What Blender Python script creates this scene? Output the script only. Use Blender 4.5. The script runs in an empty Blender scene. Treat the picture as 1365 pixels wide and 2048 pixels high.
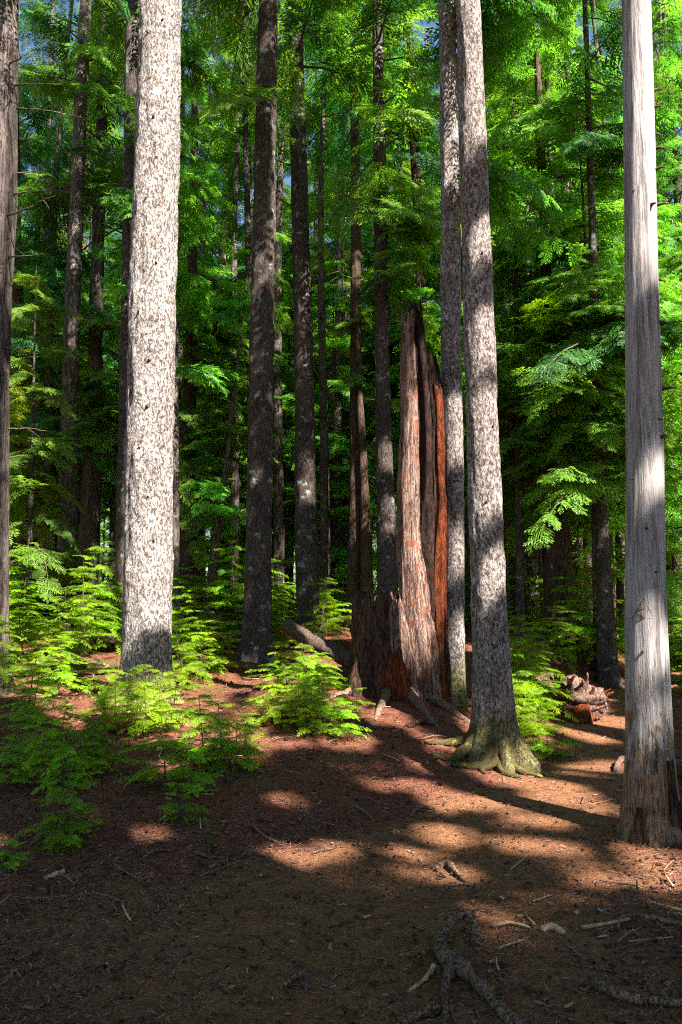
import bpy, math, random
import numpy as np
from mathutils import Vector, Matrix

# ------------------------------------------------------------------ camera, sky, sun, exposure
scene = bpy.context.scene
PITCH = math.radians(6.3); F = 1500.0; EYE = 1.6
cam_data = bpy.data.cameras.new("camera"); cam = bpy.data.objects.new("camera", cam_data)
scene.collection.objects.link(cam)
cam.location = (0, 0, EYE); cam.rotation_euler = (math.radians(90) + PITCH, 0, 0)
cam_data.sensor_fit = 'VERTICAL'; cam_data.sensor_height = 36; cam_data.lens = F / 2048 * 36
cam_data.clip_end = 1000; cam_data.clip_start = 0.05
scene.camera = cam

SUN_EL = math.radians(46)
SH = np.array([0.65, -0.76, 0.0]); SH /= np.linalg.norm(SH)          # horizontal direction towards the sun
SUN = np.array([SH[0] * math.cos(SUN_EL), SH[1] * math.cos(SUN_EL), math.sin(SUN_EL)])
sd = bpy.data.lights.new("sun", 'SUN'); sd.energy = 5.0; sd.angle = math.radians(0.5); sd.color = (1.0, 0.95, 0.87)
so = bpy.data.objects.new("sun", sd); scene.collection.objects.link(so)
so.rotation_euler = Vector(SUN).to_track_quat('Z', 'Y').to_euler()

world = bpy.data.worlds.new("World"); scene.world = world; world.use_nodes = True
wn = world.node_tree; bg = wn.nodes["Background"]
sky = wn.nodes.new("ShaderNodeTexSky"); sky.sky_type = 'NISHITA'; sky.sun_disc = False
sky.sun_elevation = SUN_EL; sky.sun_rotation = math.atan2(SUN[0], SUN[1])
sky.ozone_density = 3.5; sky.dust_density = 0.3
wn.links.new(sky.outputs[0], bg.inputs[0]); bg.inputs[1].default_value = 0.05

scene.view_settings.view_transform = 'Standard'; scene.view_settings.look = 'None'
scene.view_settings.exposure = 2.3; scene.view_settings.gamma = 1.0
scene.view_settings.use_curve_mapping = False
scene.cycles.max_bounces = 5; scene.cycles.diffuse_bounces = 2; scene.cycles.glossy_bounces = 2
scene.cycles.transmission_bounces = 2; scene.cycles.transparent_max_bounces = 4
scene.cycles.use_adaptive_sampling = True; scene.cycles.adaptive_threshold = 0.02
scene.cycles.use_denoising = False; scene.cycles.filter_width = 1.1

# ------------------------------------------------------------------ helpers
rng = np.random.default_rng(7); random.seed(7)
FW = np.array([0, math.cos(PITCH), math.sin(PITCH)]); UP = np.array([0, -math.sin(PITCH), math.cos(PITCH)])
CAM = np.array([0, 0, EYE])

def ray(px, py):
    return FW + (px - 682.5) / F * np.array([1.0, 0, 0]) + (1024 - py) / F * UP
def at(px, py, Y):                       # the point seen at this pixel, at distance Y ahead
    d = ray(px, py); return CAM + d * (Y / d[1])
def proj(p):                             # p (n,3) -> pixel
    v = p - CAM; dep = np.maximum(v @ FW, 1e-3)
    return 682.5 + F * v[:, 0] / dep, 1024 - F * (v @ UP) / dep

_perm = np.random.default_rng(3).random((64, 64, 64))
def noise(p):
    p = np.asarray(p, float); i = np.floor(p).astype(int); f = p - i; f = f * f * (3 - 2 * f)
    r = 0
    for dx in (0, 1):
        wx = f[..., 0] if dx else 1 - f[..., 0]
        for dy in (0, 1):
            wy = f[..., 1] if dy else 1 - f[..., 1]
            for dz in (0, 1):
                wz = f[..., 2] if dz else 1 - f[..., 2]
                r = r + wx * wy * wz * _perm[(i[..., 0] + dx) & 63, (i[..., 1] + dy) & 63, (i[..., 2] + dz) & 63]
    return r * 2 - 1
def fbm(p, o=4):
    r = 0; a = 1.0; p = np.asarray(p, float)
    for _ in range(o): r = r + a * noise(p); p = p * 2.03 + 11.3; a *= .5
    return r
def sstep(a, b, x):
    t = np.clip((x - a) / (b - a), 0, 1); return t * t * (3 - 2 * t)
def norm(v): return v / np.maximum(np.linalg.norm(v, axis=-1, keepdims=True), 1e-9)

def trail_x(y):
    return np.interp(y, [-5, 2, 4.5, 6.0, 7.2, 8.9, 11, 14, 20, 40], [-.6, -.2, 0.5, 1.75, 2.45, 3.1, 4.1, 6.0, 9, 16])
def trail_w(y): return np.interp(y, [0, 4, 6, 7.5, 9, 40], [2.2, 1.6, 0.75, .5, .5, .6])
def ground(x, y, fine=True):
    x = np.asarray(x, float); y = np.asarray(y, float)
    off = trail_x(y) - trail_w(y) - x                     # > 0 left of the trail
    left = sstep(-.1, 1.7, off)
    rise = np.interp(y, [-50, 4.2, 6, 8.5, 11, 15, 20, 30, 60, 150, 600], [0, 0, .20, .45, .59, .88, 1.12, 1.4, 1.7, 2.2, 3])
    risr = np.interp(y, [-50, 8, 10, 15, 25, 50, 150, 600], [0, 0, .05, .14, .42, 1.2, 2.0, 3])
    offr = x - trail_x(y) - trail_w(y)
    right = sstep(0, 1.6, offr) * (1 - sstep(9, 12, y)) * .14
    h = risr * (1 - left) + np.maximum(rise, risr) * left + right
    # the low ridge of roots in the right foreground
    h = h + .07 * sstep(.3, 1.2, x) * (1 - sstep(3.6, 4.6, y)) * sstep(-3, 1, y)
    # crest across the path and hollow beyond
    h = h - .10 * np.exp(-((y - 7.9) / .7) ** 2) * (1 - left)
    # mound carrying the broken stump
    h = h + .12 * np.exp(-(((x - .6) / 1.3) ** 2 + ((y - 9.6) / 1.2) ** 2))
    rough = .25 + .75 * np.maximum(sstep(-.2, .6, off), sstep(-.1, .5, offr))
    p = np.stack([x * .9, y * .9, 0 * x], -1)
    h = h + .05 * rough * fbm(p, 3)
    if fine:
        h = h + .018 * rough * fbm(p * 6, 2)
    return h
def G(x, y): return float(ground(np.array([x]), np.array([y]))[0])
def hit(px, py):
    d = ray(px, py); Y = np.linspace(1.5, 80, 8000); t = Y / d[1]
    P = CAM + d * t[:, None]; g = ground(P[:, 0], P[:, 1])
    k = np.argmax(P[:, 2] < g)
    if P[k, 2] >= g[k]: k = len(Y) - 1
    return np.array([P[k, 0], P[k, 1], g[k]])

C = scene.collection
def mesh_np(name, V, Q, mats=(), mi=None, tint=None, smooth=False, shade=True):
    """V (n,3), Q (m,4) quads or (m,3) triangles (or a list of both kinds of array)"""
    me = bpy.data.meshes.new(name)
    Qs = Q if isinstance(Q, list) else [Q]
    V = np.ascontiguousarray(V, dtype=np.float32)
    loops = np.concatenate([q.ravel() for q in Qs]).astype(np.int32)
    sizes = np.concatenate([np.full(len(q), q.shape[1], np.int32) for q in Qs])
    starts = np.concatenate([[0], np.cumsum(sizes)[:-1]]).astype(np.int32)
    me.vertices.add(len(V)); me.vertices.foreach_set("co", V.ravel())
    me.loops.add(len(loops)); me.loops.foreach_set("vertex_index", loops)
    me.polygons.add(len(sizes)); me.polygons.foreach_set("loop_start", starts); me.polygons.foreach_set("loop_total", sizes)
    for m in mats: me.materials.append(m)
    if mi is not None: me.polygons.foreach_set("material_index", np.asarray(mi, np.int32))
    me.update(calc_edges=True)
    me.polygons.foreach_set("use_smooth", np.full(len(sizes), smooth, dtype=bool))
    if tint is not None:
        a = me.attributes.new("tint", 'FLOAT', 'POINT'); a.data.foreach_set("value", np.asarray(tint, np.float32))
    me.validate(verbose=False)
    return me
def tagit(o, label=None, cat=None, group=None, kind=None):
    if label: o["label"] = label
    if cat: o["category"] = cat
    if group: o["group"] = group
    if kind: o["kind"] = kind
    return o
def link(name, me, parent=None, loc=(0, 0, 0)):
    o = bpy.data.objects.new(name, me); C.objects.link(o); o.location = loc
    if parent is not None: o.parent = parent
    return o
def thing(name, loc, label, cat, group=None, rz=0):
    o = bpy.data.objects.new(name, None); C.objects.link(o); o.location = loc; o.rotation_euler = (0, 0, rz)
    o.empty_display_size = .2
    return tagit(o, label, cat, group)

class Geo:                                # collects pieces of one mesh
    def __init__(s): s.V = []; s.Q = []; s.M = []; s.T = []; s.n = 0
    def add(s, V, Q, m=0, t=None):
        s.V.append(V); s.Q.append(Q + s.n); s.M.append(np.full(len(Q), m)); s.n += len(V)
        s.T.append(np.full(len(V), .5) if t is None else t)
    def mesh(s, name, mats, smooth=False):
        return mesh_np(name, np.concatenate(s.V), np.concatenate(s.Q), mats, np.concatenate(s.M), np.concatenate(s.T), smooth)

def tube(P, R, n=6, rough=0.0, seed=0, closed_tip=True):
    """tube along points P (k,3) with radii R (k); returns V, Q (quads)"""
    P = np.asarray(P, float); R = np.asarray(R, float); k = len(P)
    T = norm(np.gradient(P, axis=0)); ref = np.array([0, 0, 1.0]) if abs(T[:, 2]).mean() < .8 else np.array([1.0, 0, 0])
    A = norm(np.cross(T, ref)); B = np.cross(T, A)
    th = np.arange(n) / n * 2 * np.pi
    rr = R[:, None] * np.ones(n)[None]
    if rough:
        pp = np.stack([P[:, None, 0] + np.cos(th) * R.mean() * 2, P[:, None, 1] + np.sin(th) * R.mean() * 2, P[:, None, 2] + 0 * th], -1)
        rr = rr * (1 + rough * fbm(pp / max(R.mean(), 1e-3) * .7 + seed * 7.1, 3))
    V = P[:, None] + rr[..., None] * (np.cos(th)[None, :, None] * A[:, None] + np.sin(th)[None, :, None] * B[:, None])
    V = V.reshape(-1, 3)
    i = np.arange(k - 1)[:, None] * n; j = np.arange(n)[None]; j2 = (j + 1) % n
    Q = np.stack([i + j, i + j2, i + n + j2, i + n + j], -1).reshape(-1, 4)
    for e, (ring) in ((0, 0), (1, (k - 1) * n)):
        c = len(V); V = np.vstack([V, P[0] if e == 0 else P[-1]])
        jj = np.arange(n); a = ring + jj; b = ring + (jj + 1) % n
        if n % 2 == 0:
            jj = np.arange(0, n, 2)
            q = np.stack([np.full(n // 2, c), ring + jj, ring + (jj + 1) % n, ring + (jj + 2) % n], -1)
            Q = np.vstack([Q, q if e else q[:, ::-1]])
    return V, Q
def smooth_path(pts, n=24):
    pts = np.asarray(pts, float); k = len(pts)
    t = np.linspace(0, k - 1, n); out = np.zeros((n, pts.shape[1]))
    for a in range(n):
        i = min(int(t[a]), k - 2); f = t[a] - i
        p0 = pts[max(i - 1, 0)]; p1 = pts[i]; p2 = pts[i + 1]; p3 = pts[min(i + 2, k - 1)]
        out[a] = .5 * ((2 * p1) + (-p0 + p2) * f + (2 * p0 - 5 * p1 + 4 * p2 - p3) * f * f + (-p0 + 3 * p1 - 3 * p2 + p3) * f ** 3)
    return out

# ------------------------------------------------------------------ materials
def newmat(name):
    m = bpy.data.materials.new(name); m.use_nodes = True; nt = m.node_tree
    for n in list(nt.nodes):
        if n.type != 'OUTPUT_MATERIAL': nt.nodes.remove(n)
    return m, nt, nt.nodes['Material Output']
def N(nt, t, **kw):
    n = nt.nodes.new(t)
    for k, v in kw.items():
        if k.startswith('i_'):
            key = k[2:]; n.inputs[int(key) if key.isdigit() else key.replace('_', ' ')].default_value = v
        else: setattr(n, k, v)
    return n
def ramp(nt, fac, stops, interp='LINEAR'):
    r = N(nt, 'ShaderNodeValToRGB'); r.color_ramp.interpolation = interp
    e = r.color_ramp.elements
    while len(e) < len(stops): e.new(.5)
    for el, (p, c) in zip(e, stops):
        el.position = p; el.color = (c[0], c[1], c[2], 1) if not isinstance(c, (int, float)) else (c, c, c, 1)
    nt.links.new(fac, r.inputs[0]); return r
def mixc(nt, fac, a, b, mode='MIX'):
    n = N(nt, 'ShaderNodeMix', data_type='RGBA', blend_type=mode)
    for s, v in ((n.inputs[0], fac), (n.inputs[6], a), (n.inputs[7], b)):
        if hasattr(v, 'links'): nt.links.new(v, s)
        elif isinstance(v, (int, float)): s.default_value = v
        else: s.default_value = (*v, 1)
    return n.outputs[2]
def math_(nt, op, a, b=None):
    n = N(nt, 'ShaderNodeMath', operation=op)
    for s, v in zip(n.inputs, (a, b)):
        if v is None: continue
        if hasattr(v, 'links'): nt.links.new(v, s)
        else: s.default_value = v
    return n.outputs[0]
def coords(nt, sc, dist=0.0, dscale=3.0):
    tc = N(nt, 'ShaderNodeTexCoord'); mp = N(nt, 'ShaderNodeMapping'); mp.inputs['Scale'].default_value = sc
    src = tc.outputs['Object']
    if dist:
        nz = N(nt, 'ShaderNodeTexNoise'); nz.inputs['Scale'].default_value = dscale; nz.inputs['Detail'].default_value = 3
        nt.links.new(src, nz.inputs['Vector'])
        va = N(nt, 'ShaderNodeVectorMath', operation='MULTIPLY_ADD'); va.inputs[1].default_value = (dist,) * 3
        nt.links.new(nz.outputs['Color'], va.inputs[0]); nt.links.new(src, va.inputs[2]); src = va.outputs[0]
    nt.links.new(src, mp.inputs[0]); return mp.outputs[0], tc
def tex(nt, kind, vec, scale, detail=4, rough=.6, **kw):
    n = N(nt, kind)
    if 'Scale' in n.inputs: n.inputs['Scale'].default_value = scale
    if 'Detail' in n.inputs: n.inputs['Detail'].default_value = detail
    if 'Roughness' in n.inputs: n.inputs['Roughness'].default_value = rough
    for k, v in kw.items(): setattr(n, k, v)
    nt.links.new(vec, n.inputs['Vector']); return n

def bark(name, light, dark, cell=.03, stretch=.4, crack=(.03, .25), knots=.0, lichen=None, lichen_amt=.0, moss=0.0, bump=.6, moss_col=(.16, .17, .02)):
    """flaky or furrowed bark: vertical plates between dark cracks"""
    m, nt, out = newmat(name)
    v, tc = coords(nt, (1, 1, stretch), dist=.05, dscale=12)
    vor = tex(nt, 'ShaderNodeTexVoronoi', v, 1 / cell, feature='DISTANCE_TO_EDGE')
    nz = tex(nt, 'ShaderNodeTexNoise', v, 1.6 / cell, 5, .7)
    big = tex(nt, 'ShaderNodeTexNoise', tc.outputs['Object'], 3.5, 4, .6)
    h1 = ramp(nt, vor.outputs['Distance'], [(crack[0], 0), (crack[1], 1)])
    h2 = ramp(nt, nz.outputs['Fac'], [(.40, 0), (.52, 1)])
    h = math_(nt, 'MULTIPLY', h2.outputs[0], math_(nt, 'ADD', .3, math_(nt, 'MULTIPLY', h1.outputs[0], .7)))
    col = mixc(nt, h, dark, light)
    tone = ramp(nt, big.outputs['Fac'], [(.3, (.62, .58, .55)), (.7, (1.12, 1.1, 1.08))])
    col = mixc(nt, 1.0, col, tone.outputs[0], 'MULTIPLY')
    if knots:
        v2, _ = coords(nt, (1, 1, .8), dist=.1, dscale=6)
        kv = tex(nt, 'ShaderNodeTexVoronoi', v2, 5.0, feature='F1')
        kr = ramp(nt, kv.outputs['Distance'], [(.24 * knots, 1), (.42 * knots, 0)])
        kn = math_(nt, 'MULTIPLY', kr.outputs[0], ramp(nt, nz.outputs['Fac'], [(.50, 1), (.60, .25)]).outputs[0])
        col = mixc(nt, kn, col, (.030, .034, .012))
        h = math_(nt, 'SUBTRACT', h, math_(nt, 'MULTIPLY', kn, .8))
    if lichen_amt:
        ln = tex(nt, 'ShaderNodeTexNoise', tc.outputs['Object'], 7, 6, .62)
        lr = ramp(nt, ln.outputs['Fac'], [(.68 - lichen_amt * .2, 0), (.72 - lichen_amt * .2, 1)])
        col = mixc(nt, math_(nt, 'MULTIPLY', lr.outputs[0], .7), col, lichen or (.30, .34, .28))
    if moss:
        sp = N(nt, 'ShaderNodeSeparateXYZ'); nt.links.new(tc.outputs['Object'], sp.inputs[0])
        mn = tex(nt, 'ShaderNodeTexNoise', tc.outputs['Object'], 6, 6, .7)
        zz = math_(nt, 'SUBTRACT', math_(nt, 'MULTIPLY', mn.outputs['Fac'], 1.5), math_(nt, 'DIVIDE', sp.outputs[2], moss))
        mr = ramp(nt, zz, [(.10, 0), (.35, 1)])
        mcol = mixc(nt, h2.outputs[0], (moss_col[0] * .35, moss_col[1] * .35, moss_col[2]), moss_col)
        col = mixc(nt, math_(nt, 'MULTIPLY', mr.outputs[0], .85), col, mcol)
    b = N(nt, 'ShaderNodeBsdfPrincipled'); b.inputs['Roughness'].default_value = .9; b.inputs['Specular IOR Level'].default_value = .15
    nt.links.new(col, b.inputs['Base Color'])
    bp = N(nt, 'ShaderNodeBump'); bp.inputs['Strength'].default_value = bump; bp.inputs['Distance'].default_value = cell * .5
    nt.links.new(h, bp.inputs['Height']); nt.links.new(bp.outputs[0], b.inputs['Normal'])
    nt.links.new(b.outputs[0], out.inputs[0]); return m

def wood(name, a, b_, c_, scale=60, stretch=.04, bump=.5, patch=None, patch_z=0, fine=False):
    """weathered bare wood: long grain, checks, patches of another colour"""
    m, nt, out = newmat(name)
    v, tc = coords(nt, (1, 1, stretch), dist=.03, dscale=4)
    g = tex(nt, 'ShaderNodeTexNoise', v, scale, 6, .7)
    g2 = tex(nt, 'ShaderNodeTexNoise', v, scale * .3, 4, .6)
    v3, _ = coords(nt, (1, 1, .35))
    big = tex(nt, 'ShaderNodeTexNoise', v3, 5, 5, .65)
    col = ramp(nt, g.outputs['Fac'], [(.30, c_), (.45, a), (.62, b_)]).outputs[0]
    col = mixc(nt, ramp(nt, g2.outputs['Fac'], [(.35, .75), (.5, 0)]).outputs[0], col, c_)
    if patch:
        fac = ramp(nt, big.outputs['Fac'], [(.48, 0), (.56, 1)]).outputs[0]
        if patch_z:
            sp = N(nt, 'ShaderNodeSeparateXYZ'); nt.links.new(tc.outputs['Object'], sp.inputs[0])
            zz = math_(nt, 'SUBTRACT', math_(nt, 'MULTIPLY', big.outputs['Fac'], 2.1), math_(nt, 'DIVIDE', sp.outputs[2], patch_z))
            sc_ = tex(nt, 'ShaderNodeTexNoise', v3, 26, 4, .7); zz = math_(nt, 'ADD', zz, math_(nt, 'MULTIPLY', math_(nt, 'SUBTRACT', sc_.outputs['Fac'], .5), 2.2))
            fac = ramp(nt, zz, [(.25, 0), (.45, 1)]).outputs[0]
        pc = mixc(nt, ramp(nt, g.outputs['Fac'], [(.38, 0), (.6, 1)]).outputs[0], tuple(x * .22 for x in patch), tuple(min(x * 1.9, 1) for x in patch))
        col = mixc(nt, fac, col, pc)
    b = N(nt, 'ShaderNodeBsdfPrincipled'); b.inputs['Roughness'].default_value = .75; b.inputs['Specular IOR Level'].default_value = .25
    nt.links.new(col, b.inputs['Base Color'])
    hh = math_(nt, 'ADD', g.outputs['Fac'], g2.outputs['Fac'])
    bp = N(nt, 'ShaderNodeBump'); bp.inputs['Strength'].default_value = bump; bp.inputs['Distance'].default_value = .02
    nt.links.new(hh, bp.inputs['Height']); nt.links.new(bp.outputs[0], b.inputs['Normal'])
    nt.links.new(b.outputs[0], out.inputs[0]); return m

def leafmat(name, a, b_, trans, rough=.5):
    """needles: colour varies with the tint of each spray; part of the light passes through"""
    m, nt, out = newmat(name)
    at_ = N(nt, 'ShaderNodeAttribute', attribute_name='tint')
    oi = N(nt, 'ShaderNodeObjectInfo')
    col = ramp(nt, at_.outputs['Fac'], [(.0, a), (1, b_)]).outputs[0]
    hs = N(nt, 'ShaderNodeHueSaturation'); nt.links.new(col, hs.inputs['Color'])
    nt.links.new(math_(nt, 'ADD', math_(nt, 'MULTIPLY', oi.outputs['Random'], .04), .48), hs.inputs['Hue'])
    nt.links.new(math_(nt, 'ADD', math_(nt, 'MULTIPLY', oi.outputs['Random'], .6), .6), hs.inputs['Value'])
    d = N(nt, 'ShaderNodeBsdfPrincipled'); d.inputs['Roughness'].default_value = rough; d.inputs['Specular IOR Level'].default_value = .35
    nt.links.new(hs.outputs[0], d.inputs['Base Color'])
    t = N(nt, 'ShaderNodeBsdfTranslucent')
    tc = mixc(nt, 1.0, hs.outputs[0], trans, 'MULTIPLY'); nt.links.new(tc, t.inputs['Color'])
    mx = N(nt, 'ShaderNodeMixShader'); mx.inputs[0].default_value = .52
    nt.links.new(d.outputs[0], mx.inputs[1]); nt.links.new(t.outputs[0], mx.inputs[2]); nt.links.new(mx.outputs[0], out.inputs[0])
    return m

M = {}
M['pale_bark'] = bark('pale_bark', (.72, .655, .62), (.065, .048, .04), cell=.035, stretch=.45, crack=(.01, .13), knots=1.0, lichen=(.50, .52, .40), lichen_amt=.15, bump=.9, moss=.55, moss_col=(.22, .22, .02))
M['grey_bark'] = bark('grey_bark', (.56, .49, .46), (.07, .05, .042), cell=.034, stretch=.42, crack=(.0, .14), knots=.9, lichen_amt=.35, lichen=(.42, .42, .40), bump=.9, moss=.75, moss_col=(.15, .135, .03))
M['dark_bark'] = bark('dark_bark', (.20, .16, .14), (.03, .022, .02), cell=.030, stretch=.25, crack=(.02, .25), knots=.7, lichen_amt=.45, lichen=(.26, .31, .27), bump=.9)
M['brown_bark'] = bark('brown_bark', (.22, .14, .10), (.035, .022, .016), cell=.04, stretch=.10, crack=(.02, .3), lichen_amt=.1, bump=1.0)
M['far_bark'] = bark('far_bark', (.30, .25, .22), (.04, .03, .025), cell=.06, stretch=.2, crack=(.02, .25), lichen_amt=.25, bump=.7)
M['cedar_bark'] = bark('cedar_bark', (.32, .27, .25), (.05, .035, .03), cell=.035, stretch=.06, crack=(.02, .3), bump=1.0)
M['silver_wood'] = wood('silver_wood', (.29, .25, .235), (.42, .385, .37), (.08, .06, .05), scale=75, stretch=.045, patch=(.17, .10, .06), patch_z=1.05, bump=.6, fine=True)
M['pale_rot'] = bark('pale_rot', (.48, .34, .28), (.055, .02, .012), cell=.032, stretch=.055, crack=(.0, .22), lichen_amt=.60, lichen=(.20, .06, .03), bump=1.0)
M['shade_dark_rot'] = bark('shade_dark_rot', (.075, .038, .028), (.012, .006, .005), cell=.045, stretch=.22, crack=(.02, .25), bump=1.0)  # near-black brown: the hollow's relief shadow is put into this colour
M['red_rot'] = bark('red_rot', (.40, .10, .03), (.045, .010, .005), cell=.03, stretch=.16, crack=(.02, .3), bump=1.0)
M['stump_rot'] = bark('stump_rot', (.21, .12, .085), (.022, .010, .008), cell=.034, stretch=.08, crack=(.02, .35), lichen_amt=.35, lichen=(.16, .045, .02), bump=1.0)
M['log_wood'] = wood('log_wood', (.06, .035, .025), (.11, .075, .055), (.03, .018, .012), scale=40, stretch=.3, bump=.8)
M['root_wood'] = bark('root_wood', (.48, .30, .21), (.035, .02, .014), cell=.02, stretch=.5, crack=(.0, .2), lichen_amt=.3, lichen=(.22, .085, .045), bump=.8)
M['moss_root'] = bark('moss_root', (.17, .135, .05), (.06, .05, .02), cell=.02, stretch=.8, crack=(.02, .3), lichen_amt=.55, lichen=(.30, .27, .05), bump=.8)
M['twig'] = bark('twig', (.26, .20, .15), (.06, .045, .03), cell=.015, stretch=.3, bump=.4)
M['hemlock'] = leafmat('hemlock', (.018, .080, .016), (.23, .50, .05), (1.5, 1.4, .6))
M['sapling'] = leafmat('sapling', (.07, .18, .006), (.34, .58, .010), (1.5, 1.3, .4))
M['cedar'] = leafmat('cedar', (.014, .085, .030), (.12, .40, .085), (1.3, 1.35, .6))
M['cut'] = wood('cut', (.40, .26, .14), (.55, .38, .22), (.14, .07, .04), scale=60, stretch=.3, bump=.3)

def ground_mat():
    m, nt, out = newmat('forest_floor')
    tc = N(nt, 'ShaderNodeTexCoord'); P = tc.outputs['Object']
    a = N(nt, 'ShaderNodeAttribute', attribute_name='tint')            # 1 = trodden path, 0 = litter
    n1 = tex(nt, 'ShaderNodeTexNoise', P, 70, 6, .75); n2 = tex(nt, 'ShaderNodeTexNoise', P, 9, 5, .65); n3 = tex(nt, 'ShaderNodeTexNoise', P, 1.6, 4, .6)
    vo = tex(nt, 'ShaderNodeTexVoronoi', P, 60, feature='F1'); vo2 = tex(nt, 'ShaderNodeTexVoronoi', P, 26, feature='F1')
    litter = ramp(nt, n1.outputs['Fac'], [(.30, (.030, .016, .012)), (.46, (.13, .042, .024)), (.60, (.26, .100, .058)), (.72, (.42, .26, .19))]).outputs[0]
    path = ramp(nt, n1.outputs['Fac'], [(.30, (.07, .040, .025)), (.46, (.20, .085, .040)), (.62, (.33, .155, .075)), (.75, (.42, .25, .15))]).outputs[0]
    col = mixc(nt, a.outputs['Fac'], litter, path)
    col = mixc(nt, ramp(nt, n2.outputs['Fac'], [(.3, .65), (.5, 0)]).outputs[0], col, (.035, .020, .015))
    grit = ramp(nt, vo.outputs['Distance'], [(.12, .6), (.3, 0)]).outputs[0]
    col = mixc(nt, math_(nt, 'MULTIPLY', grit, ramp(nt, n2.outputs['Fac'], [(.45, 0), (.6, 1)]).outputs[0]), col, (.02, .012, .009))
    mossn = math_(nt, 'MULTIPLY', ramp(nt, n3.outputs['Fac'], [(.56, 0), (.72, .7)]).outputs[0], math_(nt, 'SUBTRACT', 1.0, a.outputs['Fac']))
    mossn = math_(nt, 'MULTIPLY', mossn, ramp(nt, n1.outputs['Fac'], [(.40, 0), (.52, 1)]).outputs[0])
    col = mixc(nt, mossn, col, (.09, .12, .014))
    b = N(nt, 'ShaderNodeBsdfPrincipled'); b.inputs['Roughness'].default_value = .95; b.inputs['Specular IOR Level'].default_value = .1
    nt.links.new(col, b.inputs['Base Color'])
    hh = math_(nt, 'ADD', n1.outputs['Fac'], math_(nt, 'ADD', n2.outputs['Fac'], math_(nt, 'MULTIPLY', vo2.outputs['Distance'], .5)))
    bp = N(nt, 'ShaderNodeBump'); bp.inputs['Strength'].default_value = .8; bp.inputs['Distance'].default_value = .03
    nt.links.new(hh, bp.inputs['Height']); nt.links.new(bp.outputs[0], b.inputs['Normal'])
    nt.links.new(b.outputs[0], out.inputs[0]); return m
M['floor'] = ground_mat()

def littermat():
    m, nt, out = newmat('litter')
    a = N(nt, 'ShaderNodeAttribute', attribute_name='tint')
    col = ramp(nt, a.outputs['Fac'], [(0, (.025, .014, .010)), (.3, (.09, .04, .025)), (.6, (.22, .11, .07)), (.85, (.36, .22, .15)), (1, (.52, .42, .34))]).outputs[0]
    b = N(nt, 'ShaderNodeBsdfPrincipled'); b.inputs['Roughness'].default_value = .8; b.inputs['Specular IOR Level'].default_value = .2
    nt.links.new(col, b.inputs['Base Color']); nt.links.new(b.outputs[0], out.inputs[0]); return m
M['litter'] = littermat()

# ------------------------------------------------------------------ ground
def axis(lo, hi, near, step, grow):
    a = [0.0]
    while a[-1] < hi:
        s = step if a[-1] < near else step * (1 + (a[-1] - near) * grow)
        a.append(a[-1] + min(s, 30))
    b = [0.0]
    while b[-1] > lo:
        s = step if -b[-1] < near else step * (1 + (-b[-1] - near) * grow)
        b.append(b[-1] - min(s, 30))
    return np.array(b[:0:-1] + a)
gx = axis(-400, 400, 4.5, .035, .9); gy = axis(-60, 600, 11, .035, .9)
XX, YY = np.meshgrid(gx, gy); ZZ = ground(XX, YY)
V = np.stack([XX, YY, ZZ], -1).reshape(-1, 3); nx, ny = len(gx), len(gy)
i = np.arange(ny - 1)[:, None] * nx; j = np.arange(nx - 1)[None]
Q = np.stack([i + j, i + j + 1, i + nx + j + 1, i + nx + j], -1).reshape(-1, 4)
dev = np.abs(XX - trail_x(YY)) / trail_w(YY) + .35 * fbm(np.stack([XX * 1.3, YY * 1.3, 0 * XX], -1), 3)
onpath = (1 - sstep(.65, 1.25, dev)).ravel()
go = link('ground', mesh_np('ground', V, Q, [M['floor']], tint=onpath, smooth=True)); go["kind"] = "structure"

# ------------------------------------------------------------------ foliage
def leaf_quads(B, D, S, L, W, lift=0.0):
    """kite leaves: base B, direction D, side S, length L, width W  (all n,...)"""
    n = len(B); L = L[:, None]; W = W[:, None]; U = np.cross(D, S)
    v = np.stack([B, B + D * L * .45 + S * W * .5 + U * L * .04, B + D * L - U * L * .12, B + D * L * .45 - S * W * .5 + U * L * .04], 1)
    return v.reshape(-1, 3)
def frond1(n=12, ang=52, wid=.085, r=None):
    """single feather in the XY plane, unit length along +X"""
    r = r or np.random.default_rng(1); B = []; D = []; L = []
    for k in range(n):
        t = .06 + .86 * k / n; s = 1 if k % 2 else -1
        a = math.radians(ang * (1 - .35 * t) + r.normal(0, 6)) * s
        B.append((t, 0, -.10 * t * t)); d = np.array([math.cos(a), math.sin(a), r.normal(-.12, .12)]); D.append(d / np.linalg.norm(d))
        L.append((.42 * (1 - t) ** .7 + .10) * r.uniform(.8, 1.15))
    B.append((.85, 0, -.08)); D.append(np.array([.98, 0, -.19])); L.append(.18)
    B.append((0, 0, 0)); D.append(np.array([.995, 0, -.09])); L.append(.95)
    B = np.array(B, float); D = np.array(D); L = np.array(L)
    S = norm(np.cross(np.array([0, 0, 1.0]), D)); W = np.where(L > .6, .025, wid * (.7 + .6 * r.random(len(L))))
    return leaf_quads(B, D, S, L, W)
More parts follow.
